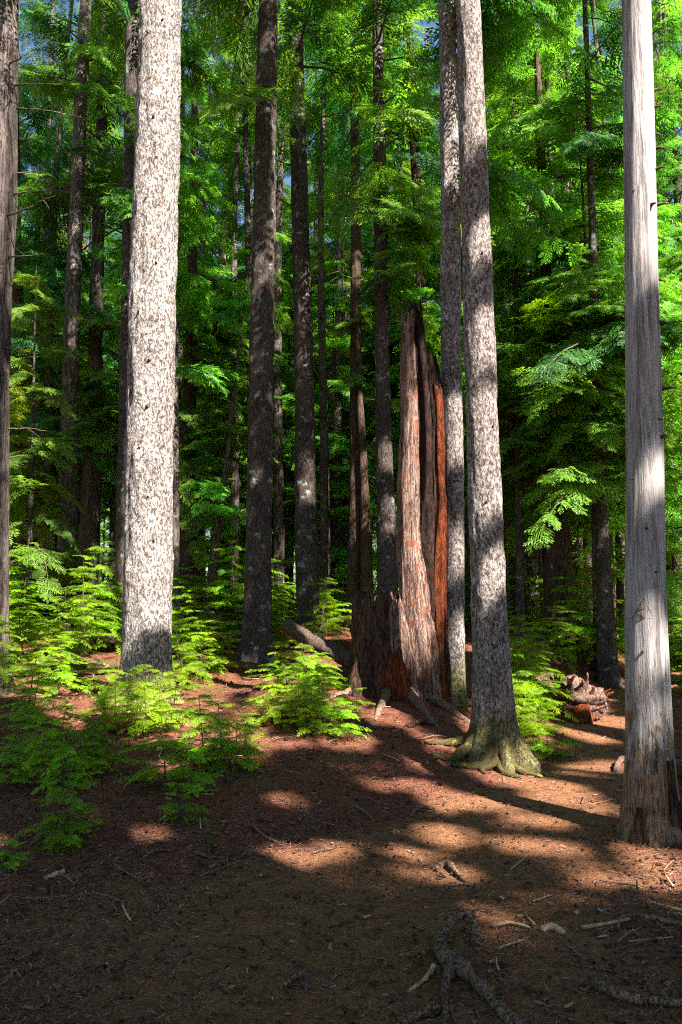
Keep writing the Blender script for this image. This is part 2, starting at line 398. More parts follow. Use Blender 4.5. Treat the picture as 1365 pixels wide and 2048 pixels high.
def frond2(n=9, m=7, wid=.10, r=None):
    """feather of feathers, unit length"""
    r = r or np.random.default_rng(2); out = []
    for k in range(n + 1):
        t = .05 + .85 * k / n; s = 1 if k % 2 else -1
        f = frond1(m, 50, wid, r); sc = (.45 * (1 - t) ** .8 + .13) * r.uniform(.8, 1.15)
        a = math.radians(48 * (1 - .3 * t) + r.normal(0, 7)) * s if k < n else 0
        f = f * sc; dr = r.normal(-.18, .12)
        x = f[:, 0] * math.cos(a) - f[:, 1] * math.sin(a); y = f[:, 0] * math.sin(a) + f[:, 1] * math.cos(a)
        z = f[:, 2] + dr * np.hypot(f[:, 0], f[:, 1]) - .14 * t * t
        out.append(np.stack([x + t, y, z], -1))
    return np.concatenate(out)
_r = np.random.default_rng(5)
T1 = [frond1(12, 52, .085, _r) for _ in range(4)]
T1s = [frond1(19, 56, .058, _r) for _ in range(6)]
T1c = [frond1(8, 50, .19, _r) for _ in range(3)]
T2 = [frond2(11, 8, .10, _r) for _ in range(6)]
T2f = [frond2(10, 7, .115, _r) for _ in range(6)]

def place(geo, tmpls, P, X, Nrm, S, tint, mi=0, r=rng):
    """instances of frond templates at P, along X, with normal about Nrm, scale S"""
    X = norm(X); Y = norm(np.cross(Nrm, X)); Z = np.cross(X, Y)
    w = r.integers(0, len(tmpls), len(P))
    for k, T in enumerate(tmpls):
        s = w == k
        if not s.any(): continue
        v = P[s][:, None] + S[s][:, None, None] * (T[None, :, 0:1] * X[s][:, None] + T[None, :, 1:2] * Y[s][:, None] + T[None, :, 2:3] * Z[s][:, None])
        n = v.shape[0] * v.shape[1]; v = v.reshape(-1, 3)
        # tips are younger and lighter than the inner needles
        tt = np.clip(tint[s][:, None] + .28 * (T[None, :, 0] - .5) + 0 * tint[s][:, None], 0, 1)
        leafn = np.repeat(r.normal(0, .08, n // 4), 4)
        geo.add(v, np.arange(n).reshape(-1, 4), mi, np.clip(tt.ravel() + leafn, 0, 1))

def boughs(geo, O, AZ, L, E, DR, nf, tmpls, fl=.5, tint=.5, wood=1, minlen=.12, spread=52, r=rng, hang=.0, wr=.012, arms=True):
    """boughs from O (n,3): azimuth AZ, length L, starting slope E, droop DR; nf side fronds each"""
    n = len(O); H = np.stack([np.cos(AZ), np.sin(AZ), 0 * AZ], -1); Lt = np.stack([-np.sin(AZ), np.cos(AZ), 0 * AZ], -1)
    t = (np.arange(nf) + .5) / nf; t = .12 + .86 * t
    sway = r.normal(0, .10, n)
    t2 = t[None, :, None]; LL = L[:, None, None]
    P = O[:, None] + LL * (t2 * H[:, None] + (sway[:, None, None] * t2 ** 2) * Lt[:, None])
    P[..., 2] += L[:, None] * (E[:, None] * t[None] - DR[:, None] * t[None] ** 2)
    tan = H[:, None] + 2 * sway[:, None, None] * t2 * Lt[:, None] + np.zeros_like(P); tan[..., 2] += E[:, None] - 2 * DR[:, None] * t[None]
    tan = norm(tan); side = np.where((np.arange(nf) % 2)[None, :, None] == 1, 1.0, -1.0)
    a = np.radians(spread + r.normal(0, 9, (n, nf)))[..., None]
    X = tan * np.cos(a) + side * Lt[:, None] * np.sin(a); X[..., 2] -= hang + np.abs(r.normal(0, .20, (n, nf)))
    S = (L[:, None] * fl * (1.02 - t[None]) ** .75 + minlen) * r.uniform(.75, 1.2, (n, nf))
    Nr = np.cross(tan, Lt[:, None] + 0 * tan); Nr = Nr * np.sign(Nr[..., 2:3] + 1e-6); Nr = Nr + r.normal(0, .30, Nr.shape)
    tb = tint if np.ndim(tint) else np.full(n, tint)
    tn = np.clip(tb[:, None] + r.normal(0, .13, (n, 1)) + .18 * (t[None] - .5) + r.normal(0, .07, (n, nf)), 0, 1)
    place(geo, tmpls, P.reshape(-1, 3), X.reshape(-1, 3), Nr.reshape(-1, 3), S.ravel(), tn.ravel(), 0, r)
    # leading frond
    e = P[:, -1]; place(geo, tmpls, e, tan[:, -1], norm(Nr[:, -1]), (L * .22 + minlen), tn[:, -1], 0, r)
    if arms:                                       # the woody arm itself
        k = 5; tt = np.linspace(0, 1, k)
        for q in range(n):
            A = O[q] + L[q] * (tt[:, None] * H[q] + sway[q] * tt[:, None] ** 2 * Lt[q]); A[:, 2] += L[q] * (E[q] * tt - DR[q] * tt ** 2)
            v, f = tube(A, np.linspace(wr * (.5 + L[q]), .002 + .15 * wr, k), 4)
            geo.add(v, f, wood)

# ------------------------------------------------------------------ trunks
def trunk_geo(ctrl, Y, zg, H, nseg=28, ring=.08, amp=.03, nstr=.25, flare=.25, fh=.35, lobes=5, lobe=.35, seed=0, top_r=.12, base=None, lean_y=0.0, jag=None):
    """ctrl: [(py, px, width px)] outline of the trunk in the plane at distance Y; returns mesh relative to base"""
    pts = []
    for py, px, w in sorted(ctrl, key=lambda c: -c[0]):
        c = at(px, py, Y); l = at(px - w / 2, py, Y); pts.append((c[2], c[0], (c[0] - l[0])))
    pts = np.array(pts); z, x, rr = pts.T
    if len(z) > 1:
        s0 = (x[-1] - x[0]) / (z[-1] - z[0])
        if z[0] > zg: z = np.r_[zg - .3, z]; x = np.r_[x[0] + s0 * (zg - .3 - z[1]), x]; rr = np.r_[rr[0], rr]
        if z[-1] < H: x = np.r_[x, x[-1] + s0 * (H - z[-1])]; rr = np.r_[rr, rr[-1] * top_r]; z = np.r_[z, H]
    zs = np.arange(zg - .25, H + ring, ring)
    if jag is None and H > 14: zs = np.r_[zs[zs < 12], np.arange(12, H, .5)]
    X = np.interp(zs, z, x); R = np.interp(zs, z, rr)
    b = base if base is not None else np.array([np.interp(zg, z, x), Y, zg])
    th = np.arange(nseg) / nseg * 2 * np.pi
    hh = np.maximum(zs - zg, 0)
    fl = flare * np.exp(-hh / fh)
    Z2 = zs[:, None] + 0 * th[None]
    if jag is not None:
        top = jag(th)                                     # height of the rim for each angle
        u = (zs - zs[0]) / (zs[-1] - zs[0]); Z2 = zs[0] + u[:, None] * (top - zs[0])[None]
        X = np.interp(Z2, z, x); R2 = np.interp(Z2, z, rr); fl2 = flare * np.exp(-np.maximum(Z2 - zg, 0) / fh)
    else:
        X = X[:, None]; R2 = R[:, None] + 0 * th[None]; fl2 = fl[:, None]
    lob = 1 + fl2 * (1 + lobe * 2 * np.cos(lobes * th[None] + seed + .6 * np.sin(2 * th + seed)))
    q = np.stack([np.cos(th)[None] * 2.2 + 0 * Z2, np.sin(th)[None] * 2.2 + 0 * Z2, Z2 * 2.2 * nstr / .25 * .6], -1) + seed * 3.7
    q2 = np.stack([np.cos(th)[None] * R2 / .03, np.sin(th)[None] * R2 / .03, Z2 / .03 * nstr], -1) + seed
    ridg = fbm(q2 * .55, 3)
    R3 = R2 * lob * (1 + .05 * fbm(q, 3)) + amp * R2.mean() * 2 * ridg
    V = np.stack([X + R3 * np.cos(th)[None] - b[0], R3 * np.sin(th)[None] + 0 * Z2 + lean_y * (Z2 - zg), Z2 - b[2]], -1)
    k = len(zs); V = V.reshape(-1, 3)
    i = np.arange(k - 1)[:, None] * nseg; j = np.arange(nseg)[None]; j2 = (j + 1) % nseg
    Q = np.stack([i + j, i + j2, i + nseg + j2, i + nseg + j], -1).reshape(-1, 4)
    if jag is not None:                                   # hollow, broken top
        rim = V[-nseg:]; cc = rim.mean(0)
        inner = cc + (rim - cc) * np.array([.62, .62, 1]); inner[:, 2] = rim[:, 2] - .10
        deep = cc + (rim - cc) * np.array([.4, .4, 0]); deep[:, 2] = rim[:, 2].min() - .5
        n0 = len(V); V = np.vstack([V, inner, deep, deep.mean(0)[None]]); jj = np.arange(nseg); j2 = (jj + 1) % nseg
        o = n0 - nseg
        Q = np.vstack([Q, np.stack([o + jj, o + j2, n0 + j2, n0 + jj], -1), np.stack([n0 + jj, n0 + j2, n0 + nseg + j2, n0 + nseg + jj], -1)])
        je = np.arange(0, nseg, 2); c = n0 + 2 * nseg
        Q = np.vstack([Q, np.stack([np.full(len(je), c), c - nseg + je, c - nseg + (je + 1) % nseg, c - nseg + (je + 2) % nseg], -1)])
    return V, Q, b, (z, x, rr)

TR = {}
def trunk_tree(key, name, label, ctrl, mat, base=None, Y=None, H=24, cat='tree', group=None, **kw):
    if base is not None:
        p = hit(*base); Y = p[1] if Y is None else Y
        zg = G(at(base[0], base[1], Y)[0], Y)
    else:
        x0 = at(ctrl[-1][1], ctrl[-1][0], Y)[0]; zg = G(x0, Y)
    V, Q, b, prof = trunk_geo(ctrl, Y, zg, H, seed=len(TR) * 1.3 + 1, **kw)
    t = thing(name, tuple(b), label, cat, group)
    link('trunk', mesh_np('trunk', V, Q, [M[mat]], smooth=True), t)
    TR[key] = dict(t=t, b=b, Y=Y, prof=prof, H=H, zg=zg); return t

# near and middle trees whose trunks the picture shows one by one
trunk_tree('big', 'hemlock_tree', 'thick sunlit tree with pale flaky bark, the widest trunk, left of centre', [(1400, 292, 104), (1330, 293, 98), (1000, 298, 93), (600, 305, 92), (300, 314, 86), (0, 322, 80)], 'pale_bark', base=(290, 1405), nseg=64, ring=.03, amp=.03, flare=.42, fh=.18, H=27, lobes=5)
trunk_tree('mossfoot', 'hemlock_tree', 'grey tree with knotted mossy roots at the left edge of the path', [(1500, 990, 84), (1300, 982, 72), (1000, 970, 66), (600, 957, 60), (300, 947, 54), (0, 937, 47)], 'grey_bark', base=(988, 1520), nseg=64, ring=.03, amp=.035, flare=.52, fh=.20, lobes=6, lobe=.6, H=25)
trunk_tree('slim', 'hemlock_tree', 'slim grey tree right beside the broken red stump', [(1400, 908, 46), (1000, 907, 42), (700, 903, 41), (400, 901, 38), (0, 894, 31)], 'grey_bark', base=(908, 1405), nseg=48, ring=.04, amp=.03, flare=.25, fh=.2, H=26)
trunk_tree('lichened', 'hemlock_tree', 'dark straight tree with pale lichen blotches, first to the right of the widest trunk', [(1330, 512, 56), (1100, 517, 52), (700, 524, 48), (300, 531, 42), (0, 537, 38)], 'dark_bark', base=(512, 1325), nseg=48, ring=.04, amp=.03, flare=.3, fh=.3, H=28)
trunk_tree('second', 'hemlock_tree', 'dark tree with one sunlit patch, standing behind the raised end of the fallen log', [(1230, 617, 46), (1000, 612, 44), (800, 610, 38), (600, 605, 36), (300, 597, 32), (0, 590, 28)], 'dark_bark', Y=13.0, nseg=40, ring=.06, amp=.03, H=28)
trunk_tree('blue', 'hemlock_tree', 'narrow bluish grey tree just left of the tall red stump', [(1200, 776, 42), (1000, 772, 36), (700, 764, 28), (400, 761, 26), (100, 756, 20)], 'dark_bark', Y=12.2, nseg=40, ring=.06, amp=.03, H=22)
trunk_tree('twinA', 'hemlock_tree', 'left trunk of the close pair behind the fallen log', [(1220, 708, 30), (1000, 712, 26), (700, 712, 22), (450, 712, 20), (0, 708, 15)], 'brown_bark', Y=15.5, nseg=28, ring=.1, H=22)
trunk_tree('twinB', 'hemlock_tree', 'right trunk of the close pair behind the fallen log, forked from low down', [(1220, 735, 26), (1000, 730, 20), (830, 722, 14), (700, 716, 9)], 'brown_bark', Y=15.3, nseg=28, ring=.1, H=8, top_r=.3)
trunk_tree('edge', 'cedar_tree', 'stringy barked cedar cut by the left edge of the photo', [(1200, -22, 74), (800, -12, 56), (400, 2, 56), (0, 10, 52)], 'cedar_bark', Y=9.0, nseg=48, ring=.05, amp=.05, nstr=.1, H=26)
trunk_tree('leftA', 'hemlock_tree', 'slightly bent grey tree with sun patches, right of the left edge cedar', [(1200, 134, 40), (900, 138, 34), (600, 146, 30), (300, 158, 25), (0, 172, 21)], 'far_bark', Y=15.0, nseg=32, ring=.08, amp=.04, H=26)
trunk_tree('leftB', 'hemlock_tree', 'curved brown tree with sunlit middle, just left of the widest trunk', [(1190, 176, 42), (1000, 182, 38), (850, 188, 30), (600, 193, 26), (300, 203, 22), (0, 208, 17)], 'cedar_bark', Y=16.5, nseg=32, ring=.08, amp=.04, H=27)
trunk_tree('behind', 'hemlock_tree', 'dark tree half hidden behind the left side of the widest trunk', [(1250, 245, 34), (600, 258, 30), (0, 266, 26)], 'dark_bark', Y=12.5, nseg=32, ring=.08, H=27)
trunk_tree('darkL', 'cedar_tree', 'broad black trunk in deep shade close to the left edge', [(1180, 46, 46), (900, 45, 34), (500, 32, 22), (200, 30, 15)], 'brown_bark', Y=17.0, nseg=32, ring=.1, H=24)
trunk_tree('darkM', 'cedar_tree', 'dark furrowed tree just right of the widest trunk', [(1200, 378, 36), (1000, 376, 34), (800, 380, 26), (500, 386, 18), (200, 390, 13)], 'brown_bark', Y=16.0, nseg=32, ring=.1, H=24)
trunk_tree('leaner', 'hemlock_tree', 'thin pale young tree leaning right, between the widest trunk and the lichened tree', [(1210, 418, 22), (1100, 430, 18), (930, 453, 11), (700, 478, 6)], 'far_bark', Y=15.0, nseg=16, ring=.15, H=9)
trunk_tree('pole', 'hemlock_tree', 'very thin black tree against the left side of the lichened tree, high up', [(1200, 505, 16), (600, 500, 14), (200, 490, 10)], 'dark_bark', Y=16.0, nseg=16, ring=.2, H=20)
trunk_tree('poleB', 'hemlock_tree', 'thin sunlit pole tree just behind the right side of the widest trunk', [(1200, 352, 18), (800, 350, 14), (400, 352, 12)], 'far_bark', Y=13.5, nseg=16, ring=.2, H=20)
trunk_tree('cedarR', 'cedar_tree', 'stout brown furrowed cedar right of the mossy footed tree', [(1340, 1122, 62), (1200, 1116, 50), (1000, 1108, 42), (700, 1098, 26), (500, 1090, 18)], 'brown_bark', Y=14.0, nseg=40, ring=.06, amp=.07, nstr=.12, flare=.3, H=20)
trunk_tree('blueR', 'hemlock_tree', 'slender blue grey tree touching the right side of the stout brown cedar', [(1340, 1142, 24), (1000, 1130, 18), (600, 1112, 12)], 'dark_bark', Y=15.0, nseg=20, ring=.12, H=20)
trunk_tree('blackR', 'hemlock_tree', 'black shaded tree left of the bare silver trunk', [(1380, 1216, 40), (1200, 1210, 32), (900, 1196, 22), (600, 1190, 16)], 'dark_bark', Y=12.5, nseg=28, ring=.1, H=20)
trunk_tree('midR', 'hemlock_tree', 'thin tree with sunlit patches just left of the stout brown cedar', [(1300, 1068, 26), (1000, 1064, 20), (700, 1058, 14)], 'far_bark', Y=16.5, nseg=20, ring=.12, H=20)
trunk_tree('redR', 'broken_tree', 'short broken reddish trunk deep in the trees right of the brown cedar', [(1330, 1160, 18), (1215, 1162, 15)], 'red_rot', Y=17.0, nseg=20, ring=.06, H=1.6, cat='tree stump', top_r=1.0, jag=lambda th: 1.45 + .12 * np.sin(th * 3))

# bare silver snag
trunk_tree('snag', 'dead_tree', 'bare silver grey trunk without bark, right foreground beside the path', [(1660, 1302, 112), (1500, 1300, 92), (1200, 1292, 80), (900, 1290, 72), (500, 1282, 62), (0, 1274, 54)], 'silver_wood', base=(1296, 1672), nseg=72, ring=.03, amp=.011, nstr=.06, flare=.17, fh=.18, lobes=6, H=17, cat='dead tree', top_r=.5)

# crowns above the frame and boughs reaching into it
def crown_on(key, z0, z1, nb, L0, L1, tm, mat='hemlock', nf=14, tint=.5, seed=0, droop=.35, name='crown', fl=.45, el=.12, az=None, hang=0.0, minlen=.2):
    T = TR[key]; r = np.random.default_rng(seed + 100); g = Geo(); nb = int(nb * .75); nf = max(nf - 2, 8)
    z, x, rr = T['prof']; zz = np.sort(r.uniform(z0, z1, nb)); X = np.interp(zz, z, x)
    O = np.stack([X - T['b'][0], 0 * zz, zz - T['b'][2]], -1)
    f = (zz - z0) / (z1 - z0); L = (L0 + (L1 - L0) * f) * r.uniform(.65, 1.15, nb)
    AZ = r.uniform(0, 2 * np.pi, nb) if az is None else r.uniform(az[0], az[1], nb)
    boughs(g, O, AZ, L, r.normal(el, .24, nb), np.abs(r.normal(droop, .18, nb)), nf, tm, fl=fl, tint=r.normal(tint, .1, nb), r=r, hang=hang, minlen=minlen)
    return link(name, g.mesh(name, [M[mat], M['twig']]), T['t'])
for k, z0, z1 in (('big', 13, 26.5), ('mossfoot', 13.5, 24.5), ('slim', 13, 25.5), ('lichened', 12.5, 27.5)):
    crown_on(k, z0, z1, 20, 1.9, .6, T2f, seed=len(k), nf=9)
crown_on('slim', 6.3, 10.8, 20, 1.7, 1.5, T2, 'hemlock', seed=31, nf=13, az=(-.9, 1.3), tint=.3, name='low_boughs', droop=.5)
crown_on('lichened', 8.6, 12.5, 12, 1.8, 1.5, T2, 'hemlock', seed=32, nf=12, az=(1.6, 4.4), tint=.5, name='low_boughs', droop=.45)
crown_on('behind', 5.8, 10.5, 18, 1.5, 1.6, T2, 'hemlock', seed=33, nf=12, az=(-1.3, 1.0), tint=.7, name='low_boughs', droop=.4)
for k_, z0_, z1_, n_, a_, sd_ in (('cedarR', 3.3, 7.2, 34, (-2.0, .4), 41), ('blackR', 3.0, 7.0, 24, (-2.6, -.2), 42), ('midR', 2.6, 7.5, 30, (-2.2, -.3), 43), ('darkL', 2.8, 7.0, 26, (-1.8, .2), 44), ('darkM', 3.2, 8.0, 26, (-1.6, .2), 45), ('leftB', 4.5, 8.0, 14, (-2.0, .2), 46), ('blue', 6.0, 8.6, 10, (-1.6, .6), 47)):
    crown_on(k_, z0_ + .6, z1_, int(n_ * 1.5), 1.55, 1.3, T2, 'sapling' if k_ in ('cedarR', 'darkL') else 'hemlock', seed=sd_, nf=13, az=a_, tint=.75, name='low_boughs', droop=.4)
crown_on('second', 11.0, 22, 34, 2.4, .6, T2, seed=3, nf=12)
crown_on('blue', 8.4, 21.5, 44, 2.0, .5, T2, seed=4, nf=12, tint=.8)
crown_on('twinA', 9.5, 21.5, 46, 2.2, .5, T2, 'cedar', seed=5, nf=12, hang=.3)
crown_on('edge', 10.0, 25.5, 30, 2.2, .6, T2, 'cedar', seed=6, nf=11, hang=.3)
crown_on('leftA', 9.5, 22, 34, 2.2, .6, T2, seed=7, nf=12, tint=.45)
crown_on('leftB', 8.8, 22, 34, 2.2, .6, T2, seed=8, nf=12, tint=.6)
crown_on('behind', 10.0, 22, 24, 2.0, .6, T2, seed=9, nf=12)
crown_on('darkL', 6.0, 20, 34, 2.2, .5, T2, 'cedar', seed=10, nf=12, hang=.25)
crown_on('darkM', 6.5, 20, 34, 2.0, .5, T2, seed=11, nf=12)
crown_on('leaner', 3.2, 8.8, 30, 1.0, .3, T2, seed=12, nf=9, tint=.8)
crown_on('pole', 6.0, 19.5, 40, 1.3, .3, T2, seed=13, nf=10)
crown_on('poleB', 5.5, 19.5, 40, 1.3, .3, T2, seed=14, nf=10)
crown_on('cedarR', 4.5, 19.5, 70, 2.6, .5, T2, seed=15, nf=14, tint=.7)
crown_on('blueR', 5.0, 19.5, 50, 1.8, .4, T2, seed=16, nf=12, tint=.6)
crown_on('blackR', 5.2, 19.5, 56, 2.0, .4, T2, 'cedar', seed=17, nf=12, hang=.2)
crown_on('midR', 3.4, 19.5, 66, 2.2, .4, T2, seed=18, nf=13, tint=.75)
crown_on('twinB', 6.0, 7.8, 8, .8, .3, T2, seed=19, nf=8)

# ------------------------------------------------------------------ the forest behind: six kinds of tree, copied
def proto_tree(idx, H, r0, z0, L0, nb, tm, leaf, barkm, tint, droop, hang, nf=8):
    r = np.random.default_rng(200 + idx); zs = np.r_[np.arange(-.4, 6, .35), np.arange(6, H, 1.2), H]
    bend = lambda z: .12 * np.sin(z * .25 + idx) * z / 8
    P = np.stack([bend(zs), bend(zs + 3) * .6 - bend(3.0) * .6, zs], -1); R = r0 * np.clip(1 - zs / H, .03, 1) ** .8 * (1 + .35 * np.exp(-np.maximum(zs, 0) / .4))
    v, q = tube(P, R, 14, rough=.07, seed=idx); tm_ = mesh_np('trunk', v, q, [M[barkm]], smooth=True)
    g = Geo(); zz = z0 + (H - .3 - z0) * np.sort(r.random(nb)) ** 1.15; f = (zz - z0) / (H - z0)
    O = np.stack([bend(zz), bend(zz + 3) * .6, zz], -1); L = (L0 * (1 - f) ** .7 + .35) * r.uniform(.6, 1.15, nb)
    boughs(g, O, r.uniform(0, 2 * np.pi, nb), L, r.normal(.12, .26, nb), np.abs(r.normal(droop, .2, nb)), nf, tm, fl=.42, tint=r.normal(tint, .12, nb), r=r, hang=hang, minlen=.22, wr=.010)
    return tm_, g.mesh('crown', [M[leaf], M['twig']])
PR_ = [proto_tree(0, 17, .20, 4.5, 2.3, 64, T2f, 'hemlock', 'far_bark', .5, .35, .0),
      proto_tree(1, 20, .24, 6.0, 2.4, 60, T2f, 'hemlock', 'dark_bark', .35, .4, .05),
      proto_tree(2, 15, .15, 4.0, 2.0, 62, T2f, 'cedar', 'far_bark', .6, .45, .35),
      proto_tree(3, 18.5, .22, 5.0, 2.3, 62, T2f, 'cedar', 'brown_bark', .45, .5, .3),
      proto_tree(4, 12.5, .10, 3.4, 2.0, 64, T2f, 'hemlock', 'far_bark', .75, .35, .05),
      proto_tree(6, 19, .115, 10.5, 1.4, 24, T2f, 'hemlock', 'far_bark', .6, .35, .05),
      proto_tree(5, 9, .07, 1.6, 1.5, 50, T2, 'hemlock', 'dark_bark', .85, .3, .0)]
PR = PR_[:5] + [PR_[6], PR_[5]]
gaps = [(-400, 0, 'beyond the left edge cedar'), (0, 130, 'between left edge cedar and bent grey tree'), (130, 245, 'between bent grey tree and widest trunk'),
        (245, 500, 'between widest and lichened trunks'), (500, 610, 'just right of the lichened trunk'),
        (610, 770, 'just left of the narrow bluish trunk'), (770, 950, 'behind the tall red stump'),
        (950, 1110, 'just left of the stout brown cedar'), (1110, 1280, 'between brown cedar and bare silver trunk'), (1280, 1800, 'right of the bare silver trunk')]
ordn = ['first', 'second', 'third', 'fourth', 'fifth', 'sixth', 'seventh', 'eighth', 'ninth', 'tenth', 'eleventh', 'twelfth', 'thirteenth', 'fourteenth', 'fifteenth', 'sixteenth', 'seventeenth', 'eighteenth', 'nineteenth', 'twentieth', 'twenty-first', 'twenty-second', 'twenty-third', 'twenty-fourth', 'twenty-fifth']
spots = []; r = np.random.default_rng(42)
heroes = np.array([T['b'][:2] for T in TR.values()])
tries = 0
while len(spots) < 52 and tries < 9000:
    tries += 1
    y = 17.5 + 40 * r.random() ** 1.25; x = r.uniform(-.56, .56) * y * 1.02
    if any((x - a) ** 2 + (y - b) ** 2 < (1.15 + .035 * y) ** 2 for a, b, *_ in spots): continue
    if np.min(np.hypot(heroes[:, 0] - x, heroes[:, 1] - y)) < 1.3: continue
    k = int(r.choice(6, p=[.22, .2, .2, .16, .14, .08]))
    spots.append((x, y, k, r.uniform(0, 6.28), r.uniform(.85, 1.15) * (1 + max(0, y - 24) * .022)))
tries = 0
while len(spots) < 90 and tries < 5000:
    tries += 1; y = r.uniform(46, 85); x = r.uniform(-.56, .56) * y
    if any((x - a) ** 2 + (y - b) ** 2 < 6 for a, b, *_ in spots): continue
    spots.append((x, y, int(r.choice([0, 2, 4, 4, 5])), r.uniform(0, 6.28), r.uniform(1.5, 2.0)))
for px, Y, k, sc in ((450, 27, 1, 1.5), (835, 30, 1, 1.6), (1010, 29, 3, 1.5), (1175, 28, 1, 1.5), (1335, 24, 1, 1.4), (140, 33, 3, 1.8), (700, 40, 0, 2.2), (1060, 42, 0, 2.3), (860, 44, 2, 2.4), (260, 42, 2, 2.4)):
    spots.append(((px - 682.5) / F * Y, Y, k, r.uniform(0, 6.28), sc))
for px, Y, sc in ((92, 18, 1.0), (66, 21, 1.1), (228, 17, .95), (338, 20, 1.1), (403, 21, 1.0), (470, 17.5, .9), (487, 22, 1.1), (560, 17, 1.0), (577, 23, 1.2), (652, 16.5, .9), (676, 18.5, 1.1), (690, 23, 1.2), (840, 19, 1.0), (947, 16, 1.0), (1030, 18, .9), (1046, 21, 1.1), (1092, 19, 1.0), (1160, 22, 1.1), (1176, 18, .95), (1188, 24, 1.2), (1240, 18.5, 1.0), (1252, 23, 1.1), (1345, 16, 1.0), (1362, 21, 1.1), (112, 25, 1.2), (430, 25, 1.2)):
    spots.append(((px - 682.5) / F * Y, Y, 6, r.uniform(0, 6.28), sc * 1.15))
# young trees whose sunny boughs fill the middle distance
for px, Y, k, sc in ((60, 14, 5, .8), (110, 19, 4, .8), (225, 20, 4, .75), (400, 18.5, 5, .95), (455, 19, 4, .7), (570, 19, 4, .8), (660, 18, 5, 1.0), (860, 17, 5, .9), (1040, 14.2, 4, .9), (1080, 18.5, 4, .8), (1160, 19, 4, .85), (1190, 13.2, 4, .85), (1240, 16, 5, 1.1), (1350, 15, 4, .8), (1400, 12.5, 5, .9), (1180, 22, 4, 1.0), (1010, 20, 4, .9), (30, 22, 4, 1.1), (90, 16.5, 2, .8), (160, 25, 4, 1.3), (240, 23, 2, 1.0), (370, 24, 4, 1.2), (430, 26, 4, 1.3), (490, 22, 2, 1.0), (560, 23, 4, 1.1), (650, 21, 4, 1.0), (700, 25, 2, 1.3), (820, 24, 4, 1.2), (860, 20.5, 4, 1.0), (935, 23, 4, 1.2), (1030, 24, 2, 1.3), (1100, 25, 4, 1.3), (1150, 17, 2, .85), (1220, 21, 4, 1.1), (1260, 25, 2, 1.3), (1330, 19, 4, 1.0), (1380, 23, 2, 1.1)):
    spots.append(((px - 682.5) / F * Y * 1.0, Y, k, r.uniform(0, 6.28), sc))
rows = []
for (x, y, k, a, s) in spots:
    p, _ = proj(np.array([[x, y, 1.2]])); rows.append((float(p[0]), x, y, k, a, s))
rows.sort(key=lambda q: q[0])
cnt = {}
protos = {}
kinds = ['tall conifer', 'high crowned conifer', 'slender drooping cedar', 'dark drooping cedar', 'young leafy conifer', 'small leafy conifer', 'slim grey pole conifer']
for (px, x, y, k, a, s) in rows:
    gi = next((q for q, (lo, hi, _) in enumerate(gaps) if lo <= px < hi), 9)
    cnt[gi, k] = cnt.get((gi, k), 0) + 1
    lab = f"{ordn[min(cnt[gi, k], 25) - 1]} {kinds[k]}, forest {gaps[gi][2]}"
    loc = (x, y, G(x, y))
    if k not in protos:
        t = thing('conifer_tree', loc, lab, 'tree', 'trees of the forest behind', a)
        link('trunk', PR[k][0], t); link('crown', PR[k][1], t); protos[k] = t
    else:
        t = protos[k].copy(); C.objects.link(t); t.location = loc; t.rotation_euler = (0, 0, a); t["label"] = lab
        for ch in protos[k].children:
            c = ch.copy(); C.objects.link(c); c.parent = t
    t.scale = (s, s, s)

# the same forest goes on to the left of, behind and to the right of the photographer
nb_ = np.random.default_rng(12); side = []
while len(side) < 46:
    x = nb_.uniform(-30, 32); y = nb_.uniform(-34, 22)
    if y > -14 and abs(x) < 7.5: continue
    if y > 0 and abs(x) < .52 * y + 5: continue
    if x > 0 and y > -17 and x < 19: continue
    if any((x - a) ** 2 + (y - b) ** 2 < 7 for a, b, _ in side): continue
    side.append((x, y, int(nb_.integers(0, 5))))
cb = {}
for x, y, k in sorted(side):
    w = 'behind the photographer' if y < -14 and abs(x) < 9 else ('out of frame on the left' if x < 0 else 'out of frame on the right')
    cb[w, k] = cb.get((w, k), 0) + 1
    t = protos[k].copy(); C.objects.link(t); t.location = (x, y, G(x, y)); t.rotation_euler = (0, 0, nb_.uniform(0, 6.28)); s = nb_.uniform(.9, 1.15); t.scale = (s, s, s)
    t["label"] = f"{ordn[cb[w, k] - 1]} {kinds[k]} from the left {w}"
    for ch in protos[k].children:
        c = ch.copy(); C.objects.link(c); c.parent = t

# ------------------------------------------------------------------ hemlock saplings
def sapling_proto(idx, h, nb, L0, tint):
    r = np.random.default_rng(300 + idx); k = 9; zs = np.linspace(-.05, h, k)
    P = np.stack([.05 * h * np.sin(zs / h * 2 + idx), .05 * h * np.cos(zs / h * 2.4 + idx) - .05 * h, zs], -1)
    v, q = tube(P, np.linspace(.011 * h + .003, .002, k), 6); stem = mesh_np('stem', v, q, [M['twig']], smooth=True)
    g = Geo(); zz = h * (.12 + .86 * np.sort(r.random(nb))); f = zz / h
    O = np.stack([np.interp(zz, zs, P[:, 0]), np.interp(zz, zs, P[:, 1]), zz], -1)
    L = (L0 * (1 - f) ** .65 * (.55 + .45 * np.sin(np.clip(f * 3, 0, 1.57))) + .10) * r.uniform(.6, 1.2, nb)
    boughs(g, O, np.arange(nb) * 2.4 + r.normal(0, .4, nb), L, r.normal(.25, .12, nb), np.abs(r.normal(.28, .08, nb)), 13, T1s, fl=.32, tint=r.normal(tint, .1, nb), r=r, minlen=.05, wr=.004)
    return stem, g.mesh('foliage', [M['sapling'], M['twig']])
SP = [sapling_proto(0, 1.5, 34, .75, .6), sapling_proto(1, 1.0, 28, .6, .65), sapling_proto(2, .65, 20, .42, .6), sapling_proto(3, 1.2, 30, .7, .5), sapling_proto(4, .4, 12, .26, .55)]
sprot = {}
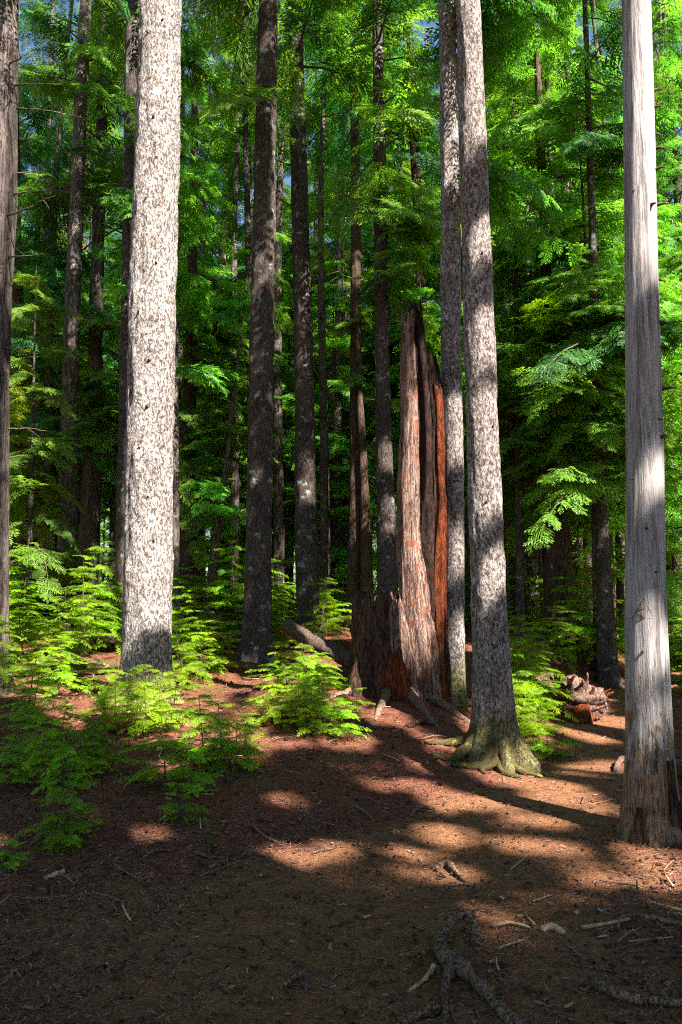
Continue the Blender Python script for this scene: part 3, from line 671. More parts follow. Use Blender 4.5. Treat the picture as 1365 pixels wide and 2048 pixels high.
def sapling(px, py, k, s, lab, Y=None, name='hemlock_sapling'):
    if Y is None: p = hit(px, py)
    else:
        x = at(px, py, Y)[0]; p = np.array([x, Y, G(x, Y)])
    a = random.uniform(0, 6.28)
    if k not in sprot:
        t = thing('hemlock_sapling', tuple(p), lab, 'sapling', 'hemlock saplings of the undergrowth', a)
        link('stem', SP[k][0], t); link('foliage', SP[k][1], t); sprot[k] = t
    else:
        t = sprot[k].copy(); C.objects.link(t); t.location = tuple(p); t.rotation_euler = (random.uniform(-.08, .08), random.uniform(-.08, .08), a); t["label"] = lab
        for ch in sprot[k].children:
            c = ch.copy(); C.objects.link(c); c.parent = t
    t.scale = (s, s, s * random.uniform(.9, 1.1)); return t
clusters = {
 'sunny green hemlock sapling in the left bank thicket, {} from the left edge': [(-30, 1420, 0, .7), (10, 1380, 3, .65), (60, 1410, 0, .5), (112, 1390, 1, .7), (150, 1370, 2, .9), (-10, 1330, 0, .9), (50, 1320, 3, .9), (100, 1335, 1, .8), (75, 1450, 2, .8)],
 'dim hemlock sapling on the lower left bank in shade, {} from the left edge': [(30, 1540, 3, .38), (85, 1575, 1, .5), (112, 1550, 0, .36), (170, 1560, 3, .36), (190, 1545, 2, .65), (60, 1510, 0, .4), (15, 1580, 2, .5), (135, 1590, 2, .55)],
 'small hemlock sapling at the foot of the widest trunk, {} from the left': [(240, 1470, 1, .55), (272, 1475, 2, .95), (305, 1470, 1, .55), (335, 1460, 2, .85), (215, 1450, 2, .8)],
 'bright hemlock sapling right of the widest trunk, {} from that trunk': [(362, 1375, 3, .6), (395, 1360, 1, .7), (430, 1345, 2, .9), (375, 1320, 0, .65), (430, 1300, 1, .8)],
 'low hemlock sapling on the open slope below the lichened tree, {} from the left': [(405, 1530, 2, .85), (440, 1525, 1, .5), (470, 1545, 4, 1.0), (500, 1520, 2, .6), (320, 1580, 2, .75), (378, 1590, 4, .9)],
 'leafy hemlock sapling below the fallen log, {} from the left': [(545, 1450, 1, .55), (580, 1445, 3, .45), (615, 1470, 1, .5), (655, 1455, 2, .8), (700, 1435, 4, .9), (560, 1380, 1, .6), (605, 1375, 2, .8), (640, 1385, 2, .7), (625, 1425, 2, .9), (685, 1480, 2, .6)],
 'bright sapling right of the mossy footed tree, {} from the left': [(1035, 1440, 3, .9), (1060, 1420, 1, .95), (1040, 1500, 1, .7), (1068, 1490, 2, .9), (1050, 1460, 3, .55), (1095, 1515, 4, 1.0), (1050, 1380, 0, .7), (1072, 1350, 3, .6)],
 'tiny hemlock seedling beside the lower left of the path, {} from the left': [(120, 1700, 4, .8), (145, 1680, 4, .9), (20, 1740, 4, .45), (360, 1640, 4, .6)],
}
for fmt, L in clusters.items():
    for n_, (px, py, k, s) in enumerate(sorted(L)):
        sapling(px, py, k, s, fmt.format(ordn[n_]))
rr_ = np.random.default_rng(77); far = []
for lo, hi, n_ in ((-40, 245, 16), (340, 500, 10), (545, 700, 12), (930, 1020, 5), (1020, 1240, 9), (1310, 1420, 8)):
    for q in range(n_): far.append((rr_.uniform(lo, hi), rr_.uniform(11.2, 17), int(rr_.choice([0, 1, 3])), rr_.uniform(.7, 1.25)))
fc = {}
for px, Y, k, s in sorted(far):
    gi = next((q for q, (lo, hi, _) in enumerate(gaps) if lo <= px < hi), 9); fc[gi] = fc.get(gi, 0) + 1
    sapling(px, 1250, k, s, f"{ordn[min(fc[gi], 25) - 1]} sapling, undergrowth {gaps[gi][2]}", Y=Y)

# ------------------------------------------------------------------ broken red stump
bp = hit(800, 1392); SY = bp[1] + .15; zgs = G(bp[0], SY)
st = thing('broken_stump', (bp[0], SY, zgs), 'tall broken rotting red stump with jagged top and wide hollow base', 'tree stump')
def piece(name, mat, ctrl, dY, topz, seed, amp=.09, nseg=56, jag=None, flare=.0, nstr=.07, parent=st, sy=.8):
    V, Q, b, _ = trunk_geo(ctrl, SY + dY, zgs, topz, nseg=nseg, ring=.035, amp=amp, nstr=nstr, flare=flare, fh=.3, lobes=4, lobe=.6, seed=seed, jag=jag, top_r=.6)
    V = V + (b - np.array([bp[0], SY, zgs])); V[:, 1] = dY + (V[:, 1] - dY) * sy
    return link(name, mesh_np(name, V, Q, [M[mat]], smooth=True), parent)
def zt(py): return float(at(820, py, SY)[2])
def jagf(hi, lo, seed, spikes=7):
    rr = np.random.default_rng(seed); ks = rr.random(64)
    return lambda th: lo + (hi - lo) * np.clip(np.interp((th / (2 * np.pi) * 40) % 40, np.arange(64), ks) ** 1.3 * .7 + .3 * (.5 + .5 * np.cos(th - seed)), 0, 1)
piece('pale_shard', 'pale_rot', [(1390, 858, 74), (1300, 846, 70), (1200, 832, 62), (1100, 822, 50), (900, 818, 40), (700, 818, 30), (605, 816, 22)], -.06, zt(604), 1.0, jag=jagf(zt(602), zt(660), 1), amp=.08)
piece('shade_dark_heartwood', 'shade_dark_rot', [(1390, 868, 66), (1200, 864, 62), (1000, 862, 60), (800, 860, 54), (730, 854, 46), (610, 840, 32)], .0, zt(615), 2.0, jag=lambda th: np.where(np.cos(th) > .1, zt(735) + (zt(700) - zt(760)) * .5 * np.sin(th * 9), zt(625) + .15 * np.sin(th * 7)), amp=.12)  # slab in the hollow, its shade painted in by the darkened material
piece('red_shard', 'red_rot', [(1400, 880, 30), (1200, 880, 26), (1000, 882, 22), (800, 877, 18), (760, 874, 12)], -.10, zt(755), 3.0, jag=jagf(zt(752), zt(800), 3), amp=.22, nseg=32)
piece('hollow_base', 'stump_rot', [(1395, 770, 138), (1330, 764, 118), (1250, 756, 98), (1200, 752, 84), (1180, 752, 70)], .0, zt(1175), 4.0, jag=jagf(zt(1172), zt(1225), 4), amp=.10, flare=.10, sy=.7)
piece('splintered_wedge', 'pale_rot', [(1395, 812, 66), (1330, 806, 52), (1250, 796, 34), (1180, 788, 20)], -.16, zt(1178), 5.0, jag=jagf(zt(1172), zt(1230), 5), amp=.16, nseg=40, sy=.6)
piece('red_crumble', 'red_rot', [(1385, 800, 50), (1340, 796, 36), (1290, 792, 18)], -.26, zt(1285), 6.0, jag=jagf(zt(1280), zt(1320), 6), amp=.2, nseg=32, sy=.5)
for a0, ln in ((math.radians(200), .7), (math.radians(250), .8), (math.radians(285), .9), (math.radians(320), .8)):
    tt = np.linspace(0, 1, 10); x = bp[0] + .35 * math.cos(a0) + ln * tt * np.cos(a0 + .1 * tt); y = SY + .2 * math.sin(a0) + ln * tt * math.sin(a0)
    z = ground(x, y) + .10 * (1 - tt) ** 2 - .01
    v, q = tube(np.stack([x - bp[0], y - SY, z - zgs], -1), .055 * (1 - tt) + .012, 8, rough=.15)
    link('root', mesh_np('root', v, q, [M['root_wood']], smooth=True), st)

# mossy roots of the tree beside the path
def stubs(key, L):
    for py, ang, ln, w_ in L:
        T = TR[key]; zz = float(at(682, py, T['Y'])[2]); z, x, rr = T['prof']; R_ = np.interp(zz, z, rr); o = np.array([np.interp(zz, z, x) + (R_ - .02) * math.cos(ang), T['Y'] + (R_ - .02) * math.sin(ang), zz]) - T['b']
        d = np.array([math.cos(ang), math.sin(ang), .3]); tt = np.linspace(0, 1, 5)[:, None]
        v, q = tube(o + d * (ln + .02) * tt, np.linspace(w_, w_ * .35, 5), 8, rough=.5, seed=py); link('branch_stub', mesh_np('branch_stub', v, q, [M['twig']], smooth=True), T['t'])
stubs('big', [(70, -1.2, .02, .022), (95, -1.9, .03, .018), (150, -1.0, .02, .024), (262, -1.5, .03, .024), (340, -1.3, .02, .02), (420, -1.7, .025, .02), (545, -1.2, .02, .018), (640, -1.9, .02, .02), (735, -1.4, .02, .02), (826, -1.45, .03, .026), (905, -1.75, .02, .02), (1000, -1.35, .02, .02), (1085, -1.1, .02, .018), (200, -.2, .05, .014), (480, -.3, .05, .012), (760, -.1, .05, .012)])
stubs('mossfoot', [(200, -.1, .06, .010), (330, -.2, .05, .010), (520, -1.4, .02, .016), (700, -.1, .05, .010), (860, -1.1, .02, .016), (1010, -1.7, .02, .016), (1180, -1.3, .02, .014)])
stubs('slim', [(160, -.4, .05, .010), (420, -1.2, .02, .014), (640, -.1, .05, .010), (990, -1.1, .03, .014)])
T = TR['mossfoot']; b = T['b']; roots = [(205, .62, .075), (232, .52, .08), (255, .42, .07), (278, .38, .06), (302, .40, .065), (330, .42, .06), (180, .6, .06)]
for a0, ln, r0 in roots:
    a0 = math.radians(a0); tt = np.linspace(0, 1, 14); wob = .12 * np.sin(tt * 5 + a0 * 3)
    x = b[0] + (.08 + ln * tt) * math.cos(a0) - wob * tt * math.sin(a0); y = b[1] + (.08 + ln * tt) * math.sin(a0) + wob * tt * math.cos(a0)
    z = ground(x, y) + .30 * (1 - tt) ** 3.2 + .015
    v, q = tube(np.stack([x, y, z], -1) - b, r0 * (1 - tt * .8), 14, rough=.5, seed=a0)
    link('root', mesh_np('root', v, q, [M['moss_root']], smooth=True), T['t'])

# knots, stubs and the carving on the bare silver trunk
T = TR['snag']; z, x, rr = T['prof']; b = T['b']
def on_trunk(T, zz, ang, lift=0.0):
    z, x, rr = T['prof']; X = np.interp(zz, z, x); R = np.interp(zz, z, rr)
    return np.array([X + (R + lift) * math.cos(ang), T['Y'] + (R + lift) * math.sin(ang), zz]) - T['b']
def zpix(T, px, py): return float(at(px, py, T['Y'])[2])
for py, ang, ln in ((185, -.1, .07), (225, -.5, .05), (265, 0, .06), (300, -.2, .07), (350, -.6, .06), (415, -.3, .08), (425, -1.2, .04), (470, .1, .05), (560, -.2, .05), (650, -.6, .07), (700, -.5, .05), (780, -.1, .10), (845, -1.1, .03), (880, -.9, .04), (1060, -1.9, .035), (1145, -1.5, .03), (1300, -2.1, .03), (390, -2.3, .03), (960, -2.6, .03)):
    zz = zpix(T, 1290, py); p0 = on_trunk(T, zz, ang, -.02); d = np.array([math.cos(ang), math.sin(ang), random.uniform(-.2, .5)])
    tt = np.linspace(0, 1, 6)[:, None]; P = p0 + d * (ln + .02) * tt + np.array([0, 0, -.02]) * tt ** 2
    v, q = tube(P, np.linspace(.016, .005, 6) * random.uniform(.7, 1.2), 8, rough=.2, seed=py)
    link('branch_stub', mesh_np('branch_stub', v, q, [M['log_wood']], smooth=True), T['t'])
g = Geo(); a0 = -1.62
def carve(p, q_, n_=8):
    P = []
    for t in np.linspace(0, 1, n_):
        px = p[0] + (q_[0] - p[0]) * t; py = p[1] + (q_[1] - p[1]) * t; zz = zpix(T, px, py)
        z, x, rr = T['prof']; X = np.interp(zz, z, x); R = np.interp(zz, z, rr); c = np.clip((at(px, py, T['Y'] - R)[0] - X) / R, -.95, .95)
        P.append(on_trunk(T, zz, -math.acos(c), .0015))
    v, f = tube(np.array(P), np.full(n_, .0022), 4); g.add(v, f)
for p, q_ in (((1290, 1198), (1272, 1236)), ((1272, 1236), (1308, 1236)), ((1308, 1236), (1290, 1198)), ((1281, 1217), (1299, 1217)), ((1281, 1217), (1290, 1236)), ((1299, 1217), (1290, 1236))): carve(p, q_)
c_ = link('carving', g.mesh('carving', [M['log_wood']]), T['t']); c_['label'] = 'triangle mark cut into the grey wood'
# loose plates of old bark round its foot
for ang, z0, z1, w in ((-1.15, .12, .52, .07), (-.75, .0, .26, .08), (-2.3, .0, .22, .06)):
    n1_, n2_ = 14, 6; V = []
    for i_ in range(n1_):
        zz = T['zg'] + z0 + (z1 - z0) * i_ / (n1_ - 1); ww = w * (1 - .6 * (i_ / n1_) ** 2) * random.uniform(.75, 1.1)
        for j_ in range(n2_):
            R = np.interp(zz, T['prof'][0], T['prof'][2]) * (1 + .28 * math.exp(-(zz - T['zg']) / .16)); an = ang + (j_ / (n2_ - 1) - .5) * ww / R
            V.append([np.interp(zz, T['prof'][0], T['prof'][1]) + (R + .018 + random.uniform(0, .006)) * math.cos(an) - b[0], (R + .018 + random.uniform(0, .006)) * math.sin(an), zz - b[2]])
    V = np.array(V); i_ = np.arange(n1_ - 1)[:, None] * n2_; j_ = np.arange(n2_ - 1)[None]
    Q = np.stack([i_ + j_, i_ + j_ + 1, i_ + n2_ + j_ + 1, i_ + n2_ + j_], -1).reshape(-1, 4)
    Vi = V.copy(); Vi[:, :2] *= .93; n0 = len(V); V = np.vstack([V, Vi]); Q2 = Q[:, ::-1] + n0
    edge = np.r_[np.arange(n2_), np.arange(1, n1_) * n2_ + n2_ - 1, (n1_ - 1) * n2_ + np.arange(n2_ - 2, -1, -1), np.arange(n1_ - 2, 0, -1) * n2_]
    e2 = np.roll(edge, -1); Q = np.vstack([Q, Q2, np.stack([edge, edge + n0, e2 + n0, e2], -1)])
    link('bark_plate', mesh_np('bark_plate', V, Q, [M['stump_rot']]), T['t'])

# dead branches on trunks
def dead_branch(key, py, ang, ln, r0=.012, droop=.15, moss=False, up=.2, twigs=3):
    T = TR[key]; zz = zpix(T, 682, py); p0 = on_trunk(T, zz, ang, -.02); g = Geo()
    H = np.array([math.cos(ang), math.sin(ang), 0]); tt = np.linspace(0, 1, 12)
    P = p0 + H * ln * tt[:, None]; P[:, 2] += ln * (up * tt - droop * tt ** 2) + .015 * np.cumsum(rng.normal(0, 1, 12)) * ln
    P[:, 0] += .02 * np.cumsum(rng.normal(0, 1, 12)) * ln
    v, f = tube(P, np.linspace(r0, r0 * .2, 12), 6); g.add(v, f)
    for q in range(twigs):
        i_ = rng.integers(3, 10); d = H + rng.normal(0, .6, 3); d /= np.linalg.norm(d); l2 = ln * rng.uniform(.2, .45)
        t3 = np.linspace(0, 1, 6)[:, None]; v, f = tube(P[i_] + d * l2 * t3 + np.array([0, 0, -.15 * l2]) * t3 ** 2, np.linspace(r0 * .45, .0015, 6), 4); g.add(v, f)
    link('dead_branch', g.mesh('dead_branch', [M['moss_root'] if moss else M['twig']], True), T['t'])
for py in (140, 175, 215, 345, 390, 440, 520, 700, 860): dead_branch('edge', py, random.uniform(-.9, .3), random.uniform(.35, .9), .012, moss=py in (175, 215), up=random.uniform(-.2, .3))
for k, ys in (('darkL', (300, 420, 560, 700, 820)), ('leftA', (420, 650, 820, 1000)), ('leftB', (350, 520, 700)), ('second', (250, 330, 420, 540, 700)), ('lichened', (80,)), ('darkM', (560, 760, 850)), ('twinA', (560, 650, 800, 950)), ('blue', (300, 420, 500, 640)), ('cedarR', (760, 860, 980, 1080)), ('midR', (700, 860, 1000, 1120)), ('blackR', (760, 900, 1100))):
    for py in ys: dead_branch(k, py, random.choice([random.uniform(-.8, .5), random.uniform(2.6, 4.0)]), random.uniform(.5, 1.4), .014, up=random.uniform(-.2, .4), twigs=4)

# ------------------------------------------------------------------ logs, roots and sticks lying about
def log(name, label, pts, r0, r1, mat, cat='log', n=16, rough=.12, group=None, sag=None, k=26):
    P = smooth_path(pts, k); b = P[0].copy()
    v, q = tube(P - b, np.linspace(r0, r1, k), n, rough=rough, seed=len(label))
    o = link(name, mesh_np(name, v, q, [M[mat]], smooth=True), None, tuple(b)); return tagit(o, label, cat, group)
a = at(572, 1250, 9.9); b2 = hit(712, 1335); b2 = np.array([at(712, 1325, 9.3)[0], 9.3, 0]); b2[2] = G(b2[0], b2[1]) + .12
log('fallen_log', 'dark fallen log propped against the red stump with its end in the air', [a, a * .6 + b2 * .4 + np.array([0, 0, -.03]), b2], .085, .10, 'log_wood', rough=.18)
def gpt(px, py, up=0.0):
    p = hit(px, py); p[2] += up; return p
log('fallen_log', 'mossy yellow log lying across the left bank behind the saplings', [gpt(-40, 1365, .1), gpt(90, 1352, .12), gpt(235, 1345, .1)], .08, .06, 'moss_root')
log('fallen_log', 'short grey log end left of the widest trunk', [at(175, 1268, 12), at(215, 1278, 12), at(250, 1282, 12)], .06, .07, 'log_wood')
log('fallen_log', 'mossy log passing behind the foot of the lichened tree', [gpt(350, 1345, .06), gpt(440, 1340, .08), gpt(560, 1345, .04)], .07, .05, 'moss_root')
log('fallen_log', 'dark log end at the right edge behind the bare silver trunk', [gpt(1335, 1540, .06), gpt(1380, 1560, .05), gpt(1450, 1575, .05)], .06, .06, 'log_wood')
# root mass of the fallen tree
rp = hit(1150, 1440)
rt = thing('uprooted_log', tuple(rp), 'splintered red brown uprooted log beyond the bend of the path', 'log')
P = smooth_path([at(1070, 1385, rp[1] + .5), at(1115, 1394, rp[1] + .2), at(1165, 1402, rp[1]), at(1212, 1396, rp[1] - .1)], 22)
v, q = tube(P - rp, np.interp(np.linspace(0, 1, 22), [0, .5, 1], [.26, .27, .13]), 36, rough=.6, seed=3); link('log_body', mesh_np('log_body', v, q, [M['pale_rot']], smooth=True), rt)
P = smooth_path([at(1085, 1440, rp[1] + .1), at(1140, 1440, rp[1] - .1), at(1185, 1435, rp[1] - .2)], 16)
v, q = tube(P - rp, np.full(16, .15), 20, rough=.45, seed=5); link('rotten_core', mesh_np('rotten_core', v, q, [M['red_rot']], smooth=True), rt)
for e in ((1222, 1378), (1215, 1395), (1150, 1350), (1165, 1358), (1120, 1340), (1135, 1355), (1208, 1425), (1190, 1372), (1100, 1352), (1215, 1412), (1080, 1365), (1228, 1384), (1175, 1346), (1195, 1440), (1110, 1330), (1160, 1452), (1222, 1402)):
    s = at(1140 + (e[0] - 1140) * .45, 1395, rp[1]); t = at(e[0], e[1], rp[1] - .15); m_ = (s + t) / 2 + rng.normal(0, .03, 3)
    P = smooth_path([s, m_, t], 10); v, q = tube(P - rp, np.linspace(.06, .008, 10), 8, rough=.45, seed=e[0])
    link('splinter', mesh_np('splinter', v, q, [M['pale_rot'] if e[0] % 2 else M['red_rot']], smooth=True), rt)

# big gnarled root in the foreground
r0p = hit(905, 1900)
gr = thing('tree_root', tuple(r0p), 'large gnarled exposed root arching out of the soil in the right foreground', 'root')
def gnarl(name, pts, r0, r1, mat='root_wood', k=34, rough=.45, parent=gr, org=r0p):
    P = smooth_path([gpt(px, py, up) for px, py, up in pts], k); v, q = tube(P - org, .78 * np.linspace(r0, r1, k) * (1 + .15 * np.sin(np.linspace(0, 9, k)) + .10 * np.sin(np.linspace(0, 31, k))), 14, rough=rough, seed=pts[0][0])
    return link(name, mesh_np(name, v, q, [M[mat]], smooth=True), parent)
gnarl('root_arch', [(948, 1898, -.02), (952, 1872, .035), (938, 1866, .075), (912, 1872, .085), (893, 1893, .07), (880, 1915, .05), (895, 1940, .045), (908, 1955, .03)], .024, .036)
gnarl('root_knot', [(868, 1900, .0), (878, 1922, .04), (902, 1936, .055), (918, 1925, .05), (914, 1902, .07)], .034, .016, 'moss_root', rough=.6)
gnarl('root_arm', [(955, 1868, .03), (962, 1880, .01), (985, 1890, -.01)], .018, .008)
gnarl('root_arm', [(905, 1935, .04), (930, 1960, .04), (975, 2000, .025), (1030, 2050, .01), (1080, 2090, -.01)], .038, .026)
gnarl('root_arm', [(915, 1945, .04), (895, 1975, .03), (890, 2030, .01), (880, 2080, -.01)], .026, .016)
gnarl('root_arm', [(905, 2020, .0), (850, 2035, .02), (800, 2055, .0), (760, 2090, -.01)], .020, .014)
gnarl('root_arm', [(870, 1945, .02), (850, 1965, .012), (815, 1985, .0)], .014, .008, 'cut')
def sroot(label, pts, ra, rb, mat='root_wood', name='tree_root', cat='root', k=20, n=8):
    P = smooth_path([gpt(px, py, up) for px, py, up in pts], k); b = P[0].copy()
    v, q = tube(P - b, np.linspace(ra, rb, k), n, rough=.25, seed=pts[0][0]); return tagit(link(name, mesh_np(name, v, q, [M[mat]], smooth=True), None, tuple(b)), label, cat)
sroot('dark forked root crossing the middle of the path', [(865, 1738, -.01), (895, 1736, .025), (915, 1755, .02), (950, 1778, .0)], .022, .012)
sroot('second dark root curving just below the forked one on the path', [(870, 1800, -.01), (895, 1778, .012), (930, 1772, .01), (960, 1785, .0)], .014, .010)
sroot('dark root running back into the slope above the lower root fork', [(820, 1630, -.01), (845, 1618, .02), (875, 1622, .0)], .016, .010)
sroot('dark root at the right edge of the mossy bank, left of the path', [(700, 1605, -.01), (730, 1628, .015), (752, 1645, .0)], .012, .008)
sroot('brown root along the bottom right corner', [(1192, 1965, .0), (1205, 1990, .03), (1260, 2010, .025), (1370, 2015, .01)], .022, .014)
sroot('thin brown root in the lower right soil, right of the corner root', [(1260, 1945, .0), (1290, 1960, .015), (1305, 1990, .0)], .008, .005)
sroot('bent dark root lying near the bottom centre', [(560, 1980, .0), (590, 1965, .02), (612, 1955, .015), (612, 1985, .0)], .010, .007)
sroot('dark wavy root on the lower slope left of the path', [(390, 1705, .0), (420, 1718, .012), (455, 1715, .0)], .010, .006)
sroot('pale peeled stick lying right of the big foreground root', [(985, 1858, .01), (1020, 1853, .015), (1060, 1860, .01)], .010, .006, 'cut', 'stick', 'stick')
sroot('weathered blue grey stick at the right edge', [(1290, 1846, .03), (1330, 1855, .03), (1400, 1870, .03)], .014, .010, 'silver_wood', 'stick', 'stick')
sroot('tan stick next to the weathered blue grey one', [(1165, 1860, .01), (1215, 1855, .015), (1260, 1848, .02)], .010, .006, 'cut', 'stick', 'stick')
sroot('long curved branch beside the stick at the right edge', [(1235, 1850, .02), (1280, 1843, .03), (1340, 1872, .02)], .012, .007, 'root_wood', 'stick', 'stick')
sroot('thick tan stick lying on the lower left soil', [(90, 1760, .005), (110, 1755, .015), (128, 1748, .01)], .014, .012, 'cut', 'stick', 'stick')
sroot('curved red brown stick by the moss patch on the lower left slope', [(280, 1722, .0), (310, 1710, .02), (345, 1705, .01)], .009, .006, 'root_wood', 'stick', 'stick')
sroot('chunk of rotten tan wood right of the pale peeled stick', [(1085, 1862, .0), (1105, 1860, .012), (1130, 1868, .0)], .02, .014, 'cut', 'wood_chunk', 'wood')
sroot('orange slab of rotten wood on the slope under the mossy footed tree', [(815, 1455, .0), (840, 1450, .03), (868, 1452, .01)], .03, .015, 'stump_rot', 'wood_chunk', 'wood')
sroot('pale long stick across the lit bank left of the widest trunk', [(130, 1355, .05), (180, 1352, .06), (240, 1352, .05)], .008, .006, 'silver_wood', 'stick', 'stick')
sroot('thin stick pointing up slope at the edge of the slim grey tree', [(840, 1482, .01), (870, 1478, .03), (895, 1478, .02)], .007, .004, 'silver_wood', 'stick', 'stick')
sroot('rounded pale wood end at the right side of the path by the bare trunk', [(1232, 1545, .0), (1242, 1530, .05), (1260, 1522, .03)], .03, .025, 'pale_rot', 'wood_chunk', 'wood', n=14)

# small scattered sticks, each its own
rs = np.random.default_rng(9); sn = {}
zones = [(0, 350, 1620, 1850, 16, 'on the lower left ground'), (350, 700, 1560, 1800, 12, 'left of the path'), (960, 1365, 1730, 2040, 26, 'in the right foreground soil'), (560, 800, 1400, 1560, 12, 'on the slope under the stump'), (1100, 1365, 1560, 1720, 12, 'around the bare silver trunk'), (150, 520, 1340, 1520, 16, 'on the sunny bank by the widest trunk')]
for x0, x1, y0, y1, n_, where in zones:
    L = sorted((rs.uniform(x0, x1), rs.uniform(y0, y1)) for _ in range(n_))
    for q, (px, py) in enumerate(L):
        p = hit(px, py); a = rs.uniform(0, 3.14); ln = rs.uniform(.08, .30) ; t = np.linspace(-.5, .5, 8)
        x = p[0] + ln * t * math.cos(a) + .15 * ln * t ** 2; y = p[1] + ln * t * math.sin(a) + .2 * ln * t ** 2 * rs.normal(); z = ground(x, y) + .008 + rs.uniform(0, .03) * (t + .5)
        v, f = tube(np.stack([x, y, z], -1) - p, np.linspace(1, .5, 8) * rs.uniform(.003, .008), 6)
        tagit(link('stick', mesh_np('stick', v, f, [M[['silver_wood', 'cut', 'twig', 'root_wood'][rs.integers(0, 4)]]], smooth=True), None, tuple(p)), f"{ordn[min(q,24)]} small fallen stick from the left {where}", 'stick', 'small sticks on the forest floor')

# needle litter, twig scraps and cones: uncountable
def litter(name, n, smin, smax, wmin, wmax, seed, region, tint, lab):
    r = np.random.default_rng(seed)
    px = r.uniform(region[0], region[1], n); py = 1290 + (region[3] - 1290) * r.random(n) ** .9 + (region[2] - 1290) * 0
    d = FW[None] + (px - 682.5)[:, None] / F * np.array([1.0, 0, 0]) + (1024 - py)[:, None] / F * UP
    t = EYE * .85 / np.maximum(-d[:, 2], .05); x = d[:, 0] * t; y = d[:, 1] * t + 0
    ok = (y < 13) & (y > 1.2); x = x[ok]; y = y[ok]; n = len(x)
    dev = np.abs(x - trail_x(y)) / trail_w(y); keep = r.random(n) < np.clip(.28 + .9 * (dev - .5), .28, 1); x = x[keep]; y = y[keep]; n = len(x)
    a = r.uniform(0, 2 * np.pi, n); L = r.uniform(smin, smax, n) * (.6 + .1 * y); W = r.uniform(wmin, wmax, n) * (.7 + .1 * y)
    tl = r.normal(0, .22, n); D = np.stack([np.cos(a) * np.cos(tl), np.sin(a) * np.cos(tl), np.sin(tl)], -1)
    S = norm(np.cross(D, np.array([0, 0, 1.0])) + r.normal(0, .25, (n, 3))); U = np.cross(S, D)
    c = np.stack([x, y, ground(x, y) + .004 + np.abs(tl) * L * .5], -1)
    k = []
    for s_, w_ in ((-.5, 1), (.5, .6)):
        e = c + D * (L * s_)[:, None]
        k += [e + S * (W * w_)[:, None], e + U * (W * w_ * .9)[:, None], e - S * (W * w_)[:, None]]
    V = np.stack(k, 1).reshape(-1, 3); o = np.arange(n)[:, None, None] * 6
    Q = (np.array([[0, 1, 4, 3], [1, 2, 5, 4], [2, 0, 3, 5]])[None] + o).reshape(-1, 4)
    T = np.repeat(np.clip(r.normal(tint[0], tint[1], n), 0, 1), 6)
    o = link(name, mesh_np(name, V, Q, [M['litter']], tint=T)); tagit(o, lab, 'litter', None, 'stuff')
litter('needle_litter', 60000, .010, .045, .0010, .0022, 1, (-60, 1430, 1290, 2060), (.46, .20), 'reddish brown needles and twig scraps covering the forest floor')
litter('cone_litter', 6500, .009, .019, .004, .008, 2, (-60, 1430, 1290, 2060), (.18, .14), 'small dark cones and bark crumbs strewn over the forest floor')

litter('bark_chips', 3800, .02, .05, .004, .012, 4, (-60, 1430, 1290, 2060), (.30, .20), 'flat chips of bark and broken wood scattered over the forest floor')

# ------------------------------------------------------------------ unseen trees added behind and right: sprays set and cut to shape the dapple
added_shade_trees = [(6.2, -3.2), (9.5, -8.0), (3.0, -8.5), (12.0, -2.5), (-1.5, -4.5), (8.0, 3.2), (14.5, -7.0), (6.5, -12.5), (11.0, 3.4), (9.5, 8.5), (14.0, 12.0)]
LIT = [ # sun flecks (centre px, half sizes px, tilt) on the ground
 (595, 1716, 85, 20, 0), (630, 1790, 60, 25, .0), (365, 1850, 45, 14, 0), (15, 1695, 35, 26, 0), (285, 1665, 50, 14, .12), (560, 1598, 50, 14, -.1), (800, 1700, 50, 14, 0),
 (1035, 1690, 80, 13, 0), (930, 1602, 90, 16, .18), (1070, 1585, 120, 22, .12), (1150, 1615, 80, 13, .2), (1180, 1648, 95, 9, .2), (980, 1560, 95, 12, .25), (1010, 1640, 60, 7, .1), (770, 1430, 90, 16, .2), (860, 1520, 70, 14, .3), (800, 1560, 50, 10, 0),
 (1310, 1720, 80, 16, .45), (1350, 1770, 40, 18, .5), (1170, 1535, 90, 5, 0), (1190, 1465, 70, 22, 0), (700, 1480, 50, 20, .1), (1000, 1820, 60, 8, 0), (1180, 1745, 50, 7, 0),
 (170, 1405, 200, 55, 0), (330, 1430, 120, 45, 0), (60, 1340, 200, 70, 0), (380, 1400, 150, 60, .1), (470, 1480, 90, 30, .2), (330, 1530, 40, 14, 0), (600, 1360, 130, 50, 0), (150, 1630, 30, 12, 0), (610, 1490, 30, 14, 0), (925, 1885, 25, 12, 0), (690, 1830, 30, 6, 0), (965, 1490, 60, 45, 0), (1090, 1440, 90, 60, 0)]
_f = np.random.default_rng(66)
LIT += [(float(_f.uniform(a, b)), float(_f.uniform(c, d)), float(_f.uniform(8, 34)), float(_f.uniform(2, 7)), float(_f.uniform(-.1, .3))) for a, b, c, d, n_ in ((450, 900, 1480, 1760, 16), (850, 1250, 1640, 1800, 10), (0, 500, 1560, 1900, 7), (650, 1000, 1400, 1560, 12), (950, 1365, 1800, 1980, 6)) for _ in range(n_)]
